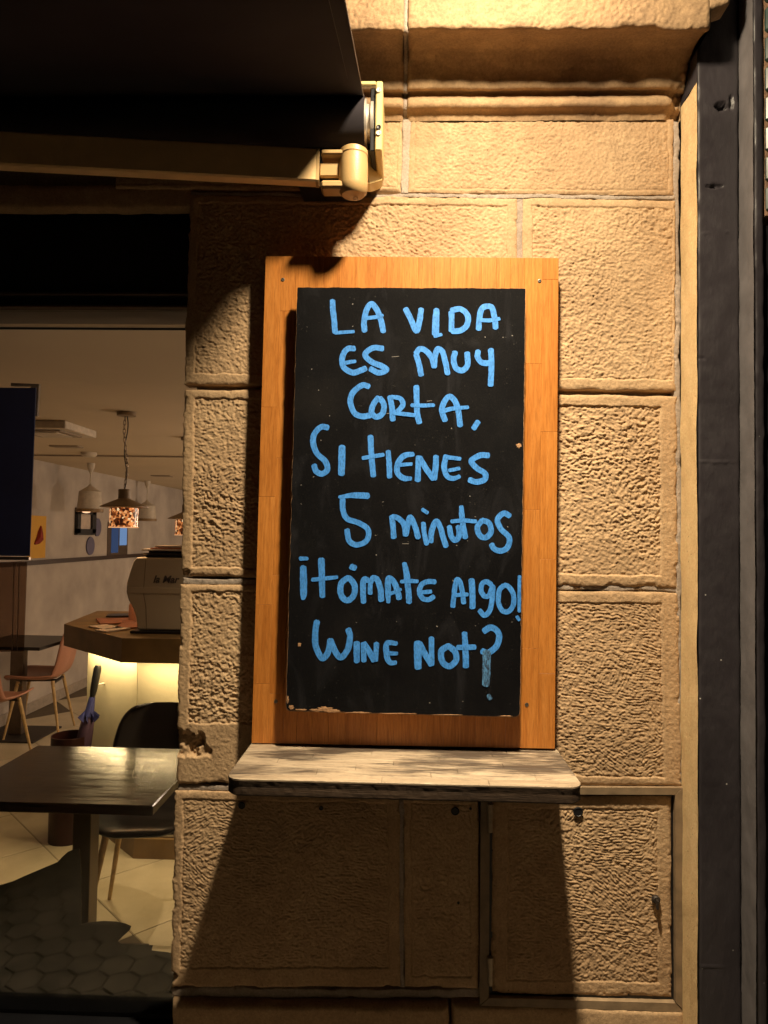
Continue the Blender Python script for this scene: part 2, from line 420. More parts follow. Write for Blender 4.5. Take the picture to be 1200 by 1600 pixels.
M_plast = simple('off_white_plastic', (.5, .44, .36), .5)
M_tfade = simple('smoked_screen_glass', (.16, .11, .08), .25)
def glass(name, tint=(1, 1, 1), extra=0.0):
    m = bpy.data.materials.new(name); m.use_nodes = True; nt = m.node_tree; nt.nodes.remove(nt.nodes['Principled BSDF'])
    t = N(nt, 'ShaderNodeBsdfTransparent'); t.inputs[0].default_value = (*tint, 1)
    g = N(nt, 'ShaderNodeBsdfGlossy'); g.inputs['Roughness'].default_value = 0.0
    fr = N(nt, 'ShaderNodeFresnel'); fr.inputs[0].default_value = 1.5
    mx = N(nt, 'ShaderNodeMixShader'); nt.links.new(fr.outputs[0], mx.inputs[0]); nt.links.new(t.outputs[0], mx.inputs[1]); nt.links.new(g.outputs[0], mx.inputs[2])
    nt.links.new(mx.outputs[0], nt.nodes['Material Output'].inputs[0]); return m
M_glass = glass('window_glass')
def film_mat():
    m, nt, b, v = base('dark_reflective_film', (.15, .14, .10), .06, .8, .4)
    t = N(nt, 'ShaderNodeBsdfTransparent'); mx = N(nt, 'ShaderNodeMixShader'); mx.inputs[0].default_value = .965
    nt.links.new(t.outputs[0], mx.inputs[1]); nt.links.new(b.outputs[0], mx.inputs[2]); nt.links.new(mx.outputs[0], nt.nodes['Material Output'].inputs[0]); return m
M_film = film_mat()
M_paver = simple('grey_hexagon_paver', (.16, .135, .105), .8, 0, .3, 9, .001, 150)
M_asph = simple('street_ground', (.06, .055, .05), .9, 0, .2, 5)
M_teal = simple('glazed_green_brick', (.022, .045, .04), .3, 0, .4, 30)
M_brmort = simple('rough_brick_mortar', (.26, .15, .09), .95, 0, .3, 40, .004, 120)

# ------------------------------------------------------------------ street ground and pavement
mesh('street', [(-9, -9, -.03), (9, -9, -.03), (9, 0.1, -.03), (-9, 0.1, -.03)], [(0, 1, 2, 3)], M_asph, kind='structure')
pav = MB(); hr = .066
for j in range(-1, 24):
    for i in range(-22, 22):
        cx = i * hr * 1.732 * 1.02 + (hr * .883 if j % 2 else 0); cy = -.02 - j * hr * 1.53
        if not (-2.3 < cx < 2.2): continue
        z = random.uniform(-.0012, .0012)
        o_ = [(cx + hr * math.sin(R(60 * k)), cy + hr * math.cos(R(60 * k)), -.012) for k in range(6)]
        q_ = [(cx + hr * .93 * math.sin(R(60 * k)), cy + hr * .93 * math.cos(R(60 * k)), z) for k in range(6)]
        pav.add(o_ + q_, [tuple(range(6, 12))] + [(k, (k + 1) % 6, 6 + (k + 1) % 6, 6 + k) for k in range(6)])
pv = pav.out('pavement', M_paver, kind='structure')

# ------------------------------------------------------------------ stone wall
BASE = W(700, 1600); WX = float(W(700, 1100)[0])
wall = empty('stone_wall', (0, 0.0, 0), label='weathered sandstone block wall with rough picked panels behind the blackboard', cat='wall')
XL = float(W(283, 1000)[0]); XR = 0.744
STEP = .0019
def rough_tex(X, Z, sd):
    wx = X + .006 * vnoise(X * 17, Z * 17, sd) + .003 * vnoise(X * 50, Z * 50, sd + 2); wz = Z + .006 * vnoise(X * 13 + 5, Z * 13, sd + 1) + .003 * vnoise(X * 47, Z * 47, sd + 3)
    r1 = vnoise(wx * 125, wz * 185, sd); r2 = vnoise((wx * .8 + wz * .6) * 150 + 9, (wz * .8 - wx * .6) * 200, sd + 1)
    r3 = vnoise((wx * .8 - wz * .6) * 240 + 3, (wz * .8 + wx * .6) * 280, sd + 3)
    m = sst(-.5, .5, vnoise(X * 8, Z * 8, sd + 2)); amp = .85 + .45 * vnoise(X * 6, Z * 6, sd + 3)
    r = r1 * (.75 - .35 * m) + r2 * (.35 + .4 * m) + r3 * .32
    return r * amp * .88

def tooled_tex(X, Z, sd):
    # chisel furrows in overlapping fans
    wx = X + .004 * vnoise(X * 20, Z * 20, sd) + .0016 * vnoise(X * 70, Z * 70, sd + 1); wz = Z + .005 * vnoise(X * 16 + 3, Z * 16, sd + 2) + .0018 * vnoise(X * 75, Z * 75, sd)
    out = 0; tot = 1e-6
    for k, ang in enumerate((-38, 4, 33, -6, 62)):
        ca, sa = math.cos(R(ang)), math.sin(R(ang))
        a = wx * ca + wz * sa; b = -wx * sa + wz * ca
        w = np.clip(vnoise(X * 7 + k * 31, Z * 9 + k * 17, sd + k) + (.35 if k in (1, 3) else .1), 0, 1) ** 2 + .002
        furrow = np.sin(2 * math.pi * b / .0078 + 3.4 * vnoise(a * 40, b * 40 + k, sd + k)) * (.6 + .9 * vnoise(a * 95, b * 150, sd + k + 1))
        out = out + w * furrow; tot = tot + w
    return .55 * out / tot + .6 * vnoise(wx * 130, wz * 170, sd + 1) + .28 * vnoise(wx * 260, wz * 280, sd + 2)
def block(name, c, margins=(.028, .028, .026, .026), inset=.0035, rough=.0030, seed=0, off=0.0, plane=0.0, mat=None, parent=None, mod=None, step=STEP, edge=.0032, skirt=.05, wob=.0017, tooled=False):
    """c: four photo points tl,tr,br,bl on the wall; a dressed stone with smooth drafted margins and a picked field"""
    q = [W(*p, plane) for p in c]
    wdt = (np.linalg.norm(q[1] - q[0]) + np.linalg.norm(q[2] - q[3])) / 2; hgt = (np.linalg.norm(q[3] - q[0]) + np.linalg.norm(q[2] - q[1])) / 2
    nx = max(6, int(wdt / step)); nz = max(6, int(hgt / step))
    u = np.concatenate([[0], np.linspace(0, 1, nx), [1]]); v = np.concatenate([[0], np.linspace(0, 1, nz), [1]])
    U, V = np.meshgrid(u, v)
    X = (q[0][0] * (1 - U) + q[1][0] * U) * (1 - V) + (q[3][0] * (1 - U) + q[2][0] * U) * V
    Z = (q[0][2] * (1 - U) + q[1][2] * U) * (1 - V) + (q[3][2] * (1 - U) + q[2][2] * U) * V
    dl, dr, dt, db = U * wdt, (1 - U) * wdt, V * hgt, (1 - V) * hgt
    de = np.minimum(np.minimum(dl, dr), np.minimum(dt, db))
    # uneven arrises
    w1 = fbm(X * 16, Z * 16, seed, 4) * wob; w2 = fbm(X * 16 + 40, Z * 16, seed + 2, 4) * wob
    fall = np.exp(-de / .02)
    Xo = X + w1 * fall; Zo = Z + w2 * fall
    h = off + .0011 * fbm(X * 5, Z * 5, seed, 2)
    es = edge * (1 + .6 * vnoise(X * 22, Z * 22, seed + 1))
    h = h - es * np.exp(-(de / .0045) ** 1.3)
    ch = sst(.45, .9, vnoise(X * 30, Z * 30, seed + 3) + .3 * vnoise(X * 90, Z * 90, seed)) * np.exp(-de / .007)
    h = h - .005 * ch
    h = h + .00055 * fbm(X * 140, Z * 140, seed, 2)
    if margins:
        ml, mr, mt, mb = margins
        k = .0025 * fbm(X * 45, Z * 45, seed + 1, 2)
        di = np.minimum(np.minimum(dl - ml, dr - mr), np.minimum(dt - mt, db - mb)) + k
        inside = sst(-.001, .004, di)
        h = h - inset * inside - .0022 * np.exp(-((di - .0015) / .0022) ** 2) + rough * inside * (tooled_tex if tooled else rough_tex)(X, Z, seed)
    if mod is not None: Xo, Zo, h = mod(X, Z, Xo, Zo, h)
    h[0, :] = h[-1, :] = -skirt; h[:, 0] = h[:, -1] = -skirt
    P = np.stack([Xo, -(plane + h), Zo], -1)
    return gridmesh(name, P, mat or M_stone, parent or wall)

def leftchips(cs):
    def mod(X, Z, Xo, Zo, h):
        for (px, py, rx, rz, d) in cs:
            c = W(px, py); n = fbm(X * 40, Z * 40, 5, 3) * .35
            r = np.sqrt(((X - c[0]) / rx) ** 2 + ((Z - c[2]) / rz) ** 2) + n
            h = h - d * sst(1.12, .7, r) + .002 * vnoise(X * 120, Z * 120, 2) * sst(1.1, .9, r)
        e = X - X.min(axis=1, keepdims=True)
        Xo = Xo + (.0022 * fbm(Z * 34, Z * 3, 1, 4) + .004 * sst(.55, .9, vnoise(Z * 60, Z * 2, 3))) * np.exp(-e / .02)
        return Xo, Zo, h
    return mod
M0 = (.030, .030, .026, .024)
# course between cornice and first bed joint
block('stone_block', [(180, 183), (631, 185), (627, 300), (180, 292)], (.005, .012, .004, .012), .001, .0022, 1)
block('stone_block', [(641, 185), (1053, 186), (1054, 305), (637, 301)], (.014, .014, .004, .012), .001, .0024, 2)
# second course
block('stone_block', [(297, 304), (808, 309), (807, 606), (288, 600)], (.025, .026, .022, .030), .0028, .0032, 3, mod=leftchips([]))
block('stone_block', [(817, 309), (1056, 313), (1056, 611), (817, 607)], (.026, .006, .022, .030), .0022, .0034, 4)
# third course
block('stone_block', [(288, 608), (600, 611), (600, 909), (283, 899)], (.028, .02, .024, .024), .0034, .0038, 5, mod=leftchips([(280, 893, .035, .012, .010)]))
block('stone_block', [(608, 611), (1058, 619), (1059, 918), (608, 910)], (.02, .044, .030, .030), .0038, .0036, 6)
# fourth course
block('stone_block', [(283, 913), (640, 917), (640, 1222), (273, 1225)], (.030, .02, .018, .16), .0036, .0042, 7,
      mod=leftchips([(288, 1162, .045, .042, .013), (312, 1172, .028, .024, .006), (330, 1228, .05, .010, .012), (270, 1100, .012, .03, .010)]))
block('stone_block', [(648, 918), (1060, 927), (1066, 1229), (648, 1222)], (.02, .046, .030, .022), .0026, .0024, 8, tooled=True)
# fifth course, beside the meter door
block('stone_block', [(273, 1236), (624, 1242), (625, 1542), (266, 1544)], (.024, .03, .022, .05), .0022, .0018, 9, tooled=True, mod=leftchips([(262, 1530, .02, .02, .012)]))
block('stone_block', [(631, 1242), (748, 1244), (748, 1546), (632, 1543)], (.02, .02, .022, .03), .0012, .0016, 10)
# plinth course
block('plinth_stone', [(270, 1560), (700, 1566), (700, 1940), (262, 1940)], None, seed=11, off=.022, edge=.022, skirt=.03, step=.005, mat=M_stone)
block('plinth_stone', [(706, 1566), (1068, 1574), (1072, 1940), (706, 1940)], None, seed=12, off=.012, edge=.012, step=.005, mat=M_stone)
# lintel over the window opening
# mortar core of the wall
xl_core = float(W(291, 1000)[0])
core = MB(); core.box(xl_core, XR + .003, 0.046, .13, 0, float(W(600, 300)[2]))
core.out('mortar_core', M_mortar, wall)
core = MB(); core.box(-1.9, XR + .003, 0.046, .13, float(W(600, 300)[2]) + .001, 3.4)
core.out('mortar_core', M_mortar, wall)
# flush pointing strips, uneven
def pointing(c, seed, d=-.003, wob=.003):
    block('mortar_joint', c, None, seed=seed, off=d, mat=M_mortar, edge=.001, wob=wob, step=.003)
pointing([(630, 186), (643, 186), (639, 302), (626, 302)], 21, -.0005)
pointing([(300, 299), (1055, 305), (1055, 311), (300, 305)], 22, -.0022)
pointing([(807, 309), (818, 309), (818, 606), (807, 606)], 23, -.0025)
pointing([(284, 903), (1058, 915), (1058, 925), (284, 912)], 24, -.0045)
pointing([(623, 1240), (632, 1240), (632, 1545), (623, 1545)], 28, -.004)
pointing([(276, 1228), (620, 1230), (620, 1240), (276, 1238)], 25, -.006)
pointing([(1053, 187), (1062, 187), (1070, 1230), (1060, 1230)], 26, -.003, .004)
pointing([(268, 1545), (750, 1549), (750, 1562), (268, 1560)], 27, -.006, .004)

# cornice: two run mouldings cut from the profile
def hz(y): return y
prof_px = [(.000, 190), (.010, 176), (.022, 171), (.034, 166), (.038, 160), (.034, 153), (.018, 150), (.014, 147), (.016, 143), (.044, 140),
           (.050, 134), (.050, 127), (.053, 120), (.060, 108), (.074, 92), (.094, 76), (.130, 60), (.166, 50), (.191, 46), (.198, 38), (.200, 10), (.200, -60), (.16, -110), (.0, -130)]
pr = [(d, float(W(850, y, d)[2])) for d, y in prof_px]
dd = []; 
for (a, b) in zip(pr[:-1], pr[1:]):
    L = math.hypot(a[0] - b[0], a[1] - b[1]); n = max(2, int(L / .0032))
    for k in range(n): t = k / n; dd.append((a[0] + (b[0] - a[0]) * t, a[1] + (b[1] - a[1]) * t))
dd.append(pr[-1]); dd = np.array(dd)
ker = np.ones(5) / 5
ds = np.stack([np.convolve(np.pad(dd[:, i], 2, mode='edge'), ker, 'valid') for i in (0, 1)], 1)
def cornice(x0, x1, seed, rough=.0022, endrag=0, mat=None, off=0):
    n = int((x1 - x0) / .0034); xs = np.concatenate([[x0], np.linspace(x0, x1, n), [x1]])
    X, D = np.meshgrid(xs, ds[:, 0]); _, Z = np.meshgrid(xs, ds[:, 1])
    e = np.minimum(X - x0, x1 - X)
    fas = sst(.186, .197, D)
    r = rough * (.35 + 1.1 * fas) * rough_tex(X, Z + D, seed) + .0022 * fbm(X * 18, Z * 18, seed, 4)
    D2 = D + r - .006 * np.exp(-(e / .005) ** 1.5)
    lip = np.exp(-((Z - pr[18][1]) / .012) ** 2)
    Z2 = Z + .0045 * fbm(X * 14, D * 3, seed, 4) * lip + .0006 * vnoise(X * 90, Z * 90, seed)
    if endrag: D2 = D2 - .030 * sst(x1 - .05, x1, X) * (1 + fbm(X * 30, Z * 30, 1, 3)) * sst(.09, .03, D)
    D2 = D2 + off
    D2[:, 0] = 0; D2[:, -1] = 0
    gridmesh('cornice_moulding' if mat is None else 'cornice_joint', np.stack([X, -D2, Z2], -1), mat or M_cornice, wall)
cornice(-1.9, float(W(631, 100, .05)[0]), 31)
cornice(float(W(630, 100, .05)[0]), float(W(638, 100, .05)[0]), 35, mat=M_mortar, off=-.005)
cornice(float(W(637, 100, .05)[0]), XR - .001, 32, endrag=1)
block('cornice_moulding', [(1092, -60), (1150, -60), (1142, 2), (1098, 21)], None, seed=33, off=0, plane=.20, step=.004, edge=.008, skirt=.06)

# lintel stones left of the pier, over the window
block('lintel_stone', [(-420, 286), (300, 286), (303, 322), (-420, 322)], None, seed=34, off=-.01, step=.006)

# holes and plugs in the wall
for px, py, r in ((378, 1258, .008), (711, 1267, .009), (502, 1262, .005), (735, 1263, .003), (716, 1410, .003), (903, 1268, .011)):
    p = W(px, py, .0)
    MB().lathe([(r * 1.25, -.0005), (r, -.0022), (r * .8, .0005), (0.0001, .0012)], (p[0], -.0028 if r > .004 else -.0022, p[2]), 14, 'y').out('fixing_hole', M_black, wall)

# ------------------------------------------------------------------ meter cupboard let into the wall
M_hinge = simple('worn_hinge_steel', (.34, .27, .19), .4, .5, .2, 60)
door = empty('meter_cupboard', tuple(W(905, 1560)), label='square cupboard in steel frame with stone-like rough panel, low in the wall', cat='cupboard')
def bar(px0, py0, px1, py1, d0, d1, name, mat, parent, bev=.0015):
    a = W(px0, py0, 0); b = W(px1, py1, 0)
    m = MB().box(min(a[0], b[0]), max(a[0], b[0]), -d1, -d0, min(a[2], b[2]), max(a[2], b[2]), bev)
    return m.out(name, mat, parent)
def qbar(c, d0, d1, name, mat, parent, **k):
    """bar with four photo corner points on the wall, d0..d1 proud"""
    m = MB().prism([W(*p, 0) for p in c], (0, -d0, 0), (0, -d1, 0)); return m.out(name, mat, parent, **k)
qbar([(751, 1240), (765, 1240), (763, 1556), (749, 1567)], -.01, .009, 'frame_bar', M_steel, door)
qbar([(1053, 1240), (1066, 1228), (1069, 1577), (1054, 1563)], -.01, .010, 'frame_bar', M_steel, door)
qbar([(751, 1239), (751, 1228), (1065, 1229), (1052, 1240)], -.01, .009, 'frame_bar', M_steel, door)
qbar([(750, 1568), (764, 1556), (1053, 1564), (1067, 1578)], -.01, .009, 'frame_bar', M_steel, door)
qbar([(760, 1238), (1056, 1238), (1056, 1566), (760, 1560)], -.012, -.006, 'dark_reveal', M_black, door)
block('door_panel', [(770, 1244), (1049, 1245), (1050, 1559), (768, 1552)], (.042, .034, .034, .036), .0018, .0022, 41, tooled=True, off=-.001, parent=door, skirt=.008, edge=.003)
for py in (1278, 1517):
    a = W(766, py - 22, .012); b = W(766, py + 22, .012)
    h = MB().tube([a, b], .0068, 10).tube([a + np.array([0, -.001, .0]), a + (b - a) * .48], .0082, 10).out('hinge', M_hinge, door); autosmooth(h)
p = W(1024, 1404, .0)
k_ = MB().lathe([(.0105, 0), (.0105, -.008), (.008, -.011), (.0001, -.012)], (p[0], -.0, p[2]), 16, 'y').box(p[0] - .003, p[0] + .003, -.020, -.010, p[2] - .020, p[2] + .004, .001)
autosmooth(k_.out('lock', M_iron, door))

# ------------------------------------------------------------------ right-hand pilasters
pil = empty('painted_pilaster', (.79, -.05, 0), label='broad glossy grey painted pilaster with yellow rendered side beside the stone wall', cat='pilaster')
def slab(x0, x1, y, z0, z1, name, mat, parent, seed, feats=(), nxs=.004, amp=.0012, face='front', y1=None):
    if face == 'front':
        xs = np.concatenate([[x0], np.linspace(x0, x1, max(6, int((x1 - x0) / nxs))), [x1]]); zs = np.linspace(z0, z1, int((z1 - z0) / .004))
        X, Z = np.meshgrid(xs, zs); D = -y + amp * fbm(X * 14, Z * 7, seed, 4)
        e = np.minimum(X - x0, x1 - X); D = D - .004 * np.exp(-(e / .003) ** 2) * (1 + .8 * vnoise(Z * 30, X * 3, seed))
        for (px, py, rx, rz, d) in feats:
            c = W(px, py, -y); n = .35 * fbm(X * 70, Z * 70, seed, 3)
            r = np.sqrt(((X - c[0]) / rx) ** 2 + ((Z - c[2]) / rz) ** 2) + n
            D = D - d * sst(1.1, .6, r)
        D[:, -1] -= .02
        return gridmesh(name, np.stack([X, -D, Z], -1), mat, parent)
    ys = np.linspace(y, y1, 24); zs = np.linspace(z0, z1, int((z1 - z0) / .006))
    Y, Z = np.meshgrid(ys, zs); X = x0 + amp * fbm(Y * 20, Z * 9, seed, 4) + 0 * Y
    return gridmesh(name, np.stack([X, Y, Z], -1), mat, parent)
slab(.744, .744, .0, .0, float(W(1065, 150, .05)[2]), 'rendered_side', M_plaster, pil, 51, face='side', y1=-.107, amp=.0016)
slab(.7452, .852, -.1085, 0, 3.4, 'front_face', M_grey, pil, 52, nxs=.0035,
     feats=[(1128, 166, .016, .010, .02), (1118, 291, .024, .0040, .012), (1143, 160, .006, .02, .008), (1136, 363, .006, .003, -.002), (1092, 560, .03, .0030, .0014), (1110, 722, .06, .0030, -.0014), (1100, 1510, .05, .0030, -.0014), (1105, 365, .012, .004, -.0016)])
slab(.744, .744, .0, float(W(1065, 150, .05)[2]) + .001, 3.4, 'painted_side', M_grey, pil, 53, face='side', y1=-.107)
pil2 = empty('narrow_pilaster', (.87, -.1, 0), label='narrow grey door jamb strip standing proud at the far right', cat='jamb')
M_grey_lit = simple('lamp_lit_grey_paint', (.13, .118, .122), .5, 0, .2, 14, .0006, 90)  # paler grey: lamplight on this side face put into the colour
slab(.853, .853, -.104, 0, 3.4, 'side_face', M_grey_lit, pil2, 54, face='side', y1=-.180)
slab(.8545, .879, -.1815, 0, 3.4, 'front_face', M_grey, pil2, 55, nxs=.003, feats=[(1180, 173, .02, .0015, .003), (1178, 272, .02, .0012, -.002), (1180, 900, .003, .02, -.002)])
MB().box(.857, .877, -.177, .1, 0, 3.4).out('core', M_grey, pil2)
# glazed brick pier beyond
bp = empty('brick_pier', (1.05, -.12, 2.1), label='sliver of dark green glazed bricks at the upper right edge', cat='brick pier')
zb1 = float(W(1194, 345, .15)[2])
MB().box(.8825, 1.5, -.178, .1, zb1, 3.4).out('mortar_bed', M_brmort, bp)
z = zb1 + .01; j = 0; first = None
while z < 3.2:
    x = .883 - (.10 if j % 2 else 0)
    while x < 1.35:
        a0 = max(x, .883)
        m = MB().box(a0, x + .20, -.187 - random.uniform(0, .004), -.16, z, z + .062, .005); m.out('brick', M_teal, bp)
        x += .215
    z += .076; j += 1
dr = empty('dark_doorway', (1.2, -.1, 0), label='dark doorway leaf and frame at the lower right edge', cat='door')
MB().box(.8825, .905, -.170, -.05, 0, zb1 - .02, .003).out('door_frame', M_black, dr)
MB().box(.907, 1.6, -.10, -.05, 0, zb1 - .02, .003).out('door_leaf', M_black, dr)

# ------------------------------------------------------------------ frame of pine staves
P_F = .055
FQ = [(415, 400), (873, 403), (867, 1170), (393, 1161)]
fr = empty('sign_frame', tuple(W(630, 1166, .03)), label='orange varnished pine panel framing the blackboard above the shelf', cat='sign panel')
def FP(u, v, d=P_F):
    q = [W(*p, d) for p in FQ]
    return (q[0] * (1 - u) + q[1] * u) * (1 - v) + (q[3] * (1 - u) + q[2] * u) * v
def stave(u0, u1, v0, v1, parent=fr, th=.022, name='stave'):
    gu, gv = .00012, .00015
    c = [FP(u0 + gu, v0 + gv), FP(u1 - gu, v0 + gv), FP(u1 - gu, v1 - gv), FP(u0 + gu, v1 - gv)]
    b = .0004; cen = sum(c) / 4
    inn = [p + np.array([math.copysign(b, cen[0] - p[0]), 0, math.copysign(b, cen[2] - p[2])]) for p in c]
    j = random.uniform(-.0002, .0002)
    v = [p + np.array([0, j, 0]) for p in inn] + [p + np.array([0, b, 0]) for p in c] + [p + np.array([0, th, 0]) for p in c]
    f = [(0, 1, 2, 3)] + [(i, 4 + i, 4 + (i + 1) % 4, (i + 1) % 4) for i in range(4)] + [(4 + i, 8 + i, 8 + (i + 1) % 4, 4 + (i + 1) % 4) for i in range(4)] + [(11, 10, 9, 8)]
    return fixn(mesh(name, v, f, M_wood, parent))
cols = [0, .055, .105, .150, .20, .255, .31, .36, .415, .47, .525, .58, .635, .69, .74, .79, .838, .886, .945, 1.0]
lj = {0: [.315, .50, .72, .88], 1: [.115, .42, .66, .9], 17: [.22, .52, .80], 18: [.045, .36, .62, .85], 16: [.3]}
for i in range(len(cols) - 1):
    u0, u1 = cols[i], cols[i + 1]
    if i in (0, 1, 17, 18):
        vs = [0] + lj[i] + [1]
        for a, b in zip(vs[:-1], vs[1:]): stave(u0, u1, a, b)
    else:
        if u1 < .915:
            a = random.choice([.30, .27, .33]); stave(u0, u1, 0, a)
            stave(u0, u1, a, .62 + random.uniform(-.05, .05) if False else .62); stave(u0, u1, .62, 1.0)
qs = [FP(.008, .006), FP(.992, .006), FP(.992, .994), FP(.008, .994)]
MB().prism(qs, (0, .0225, 0), (0, P_F - .001, 0)).out('batten_box', M_wood, fr)
def screw(px, py, d, parent):
    p = W(px, py, d)
    s_ = MB().lathe([(.0052, 0), (.0050, -.0012), (.0030, -.0016), (.0028, -.0004), (.0001, -.0003)], (p[0], -d, p[2]), 14, 'y'); return autosmooth(s_.out('screw', M_screw, parent))
for px, py in ((431, 1096), (823, 1101), (843, 439), (442, 437)): screw(px, py, P_F, fr)

# ------------------------------------------------------------------ the blackboard
P_B = P_F + .045
bb = empty('blackboard', tuple(W(635, 1115, P_B - .01)), label='black painted menu board with blue handwritten Spanish lines, chipped lower edge', cat='blackboard')
def rc(c, d, r=.0):
    pts = []
    q = [W(*p, d) for p in c]; rr_ = [.003, .003, .016, .014]
    n = 4
    for i in range(n):
        p0, p1, p2 = q[i - 1], q[i], q[(i + 1) % n]
        a = p1 + (p0 - p1) / np.linalg.norm(p0 - p1) * rr_[i]; b = p1 + (p2 - p1) / np.linalg.norm(p2 - p1) * rr_[i]
        for k in range(6):
            t = k / 5; pts.append(a * (1 - t) ** 2 + p1 * 2 * t * (1 - t) + b * t * t)
    # subdivide edges with small wobble
    out = []
    for i in range(len(pts)):
        a, b = pts[i], pts[(i + 1) % len(pts)]; L = np.linalg.norm(b - a); m = max(1, int(L / .006)); out.append(a)
        for k in range(1, m):
            p = a + (b - a) * k / m; w = .0009 * float(fbm(np.array(p[0] * 60.), np.array(p[2] * 60.), 3, 3)); out.append(p + np.array([w, 0, w]))
    return out
BQ = [(465, 449), (821, 451), (812, 1120), (447, 1110)]
ol = rc(BQ, P_B)
MB().prism(ol, (0, 0, 0), (0, .014, 0)).out('panel', M_board, bb)
# core showing at the worn edges: a slightly larger sheet behind the painted skin
BQ2 = [(464.5, 449.5), (821.6, 450.5), (812.6, 1121.5), (446.2, 1111.6)]
ol2 = rc(BQ2, P_B); MB().prism(ol2, (0, .0008, 0), (0, .0135, 0)).out('fibreboard_core', M_chip, bb)
MB().prism([W(480, 465, P_B), W(808, 466, P_B), W(799, 1105, P_B), W(462, 1096, P_B)], (0, .0145, 0), (0, .0445, 0)).out('spacer', M_iron, bb)
# chipped patches along the lower edge
def chip(cx, cy, rx, ry, seed, name='chip', mat=M_chip, d=.0004):
    rs = np.random.RandomState(seed); n = 22; pts = []
    for k in range(n):
        a = 2 * math.pi * k / n; r = rs.uniform(.55, 1.1)
        pts.append(W(cx + math.cos(a) * rx * r, cy + math.sin(a) * ry * r, P_B + d))
    c = W(cx, cy, P_B + d + .0006)
    v = [c] + pts + [p + np.array([0, d + .0003, 0]) for p in pts]
    f = [(0, 1 + k, 1 + (k + 1) % n) for k in range(n)] + [(1 + k, 1 + n + k, 1 + n + (k + 1) % n, 1 + (k + 1) % n) for k in range(n)]
    mesh(name, v, f, mat, bb)
for q_ in ((507, 1108, 13, 5, 1), (520, 1111, 16, 3.2, 2), (493, 1109.5, 12, 2.6, 3), (470, 1109, 9, 1.8, 4), (455, 1105, 5, 4, 5), (449.5, 1094, 2, 7, 6), (560, 1113.5, 20, 1.4, 7), (620, 1115, 30, 1.0, 8), (700, 1117, 26, .9, 9), (790, 1119, 12, 1.2, 10), (468, 1007, 3, 4, 11), (811, 696, 5, 4, 12)):
    chip(*q_)

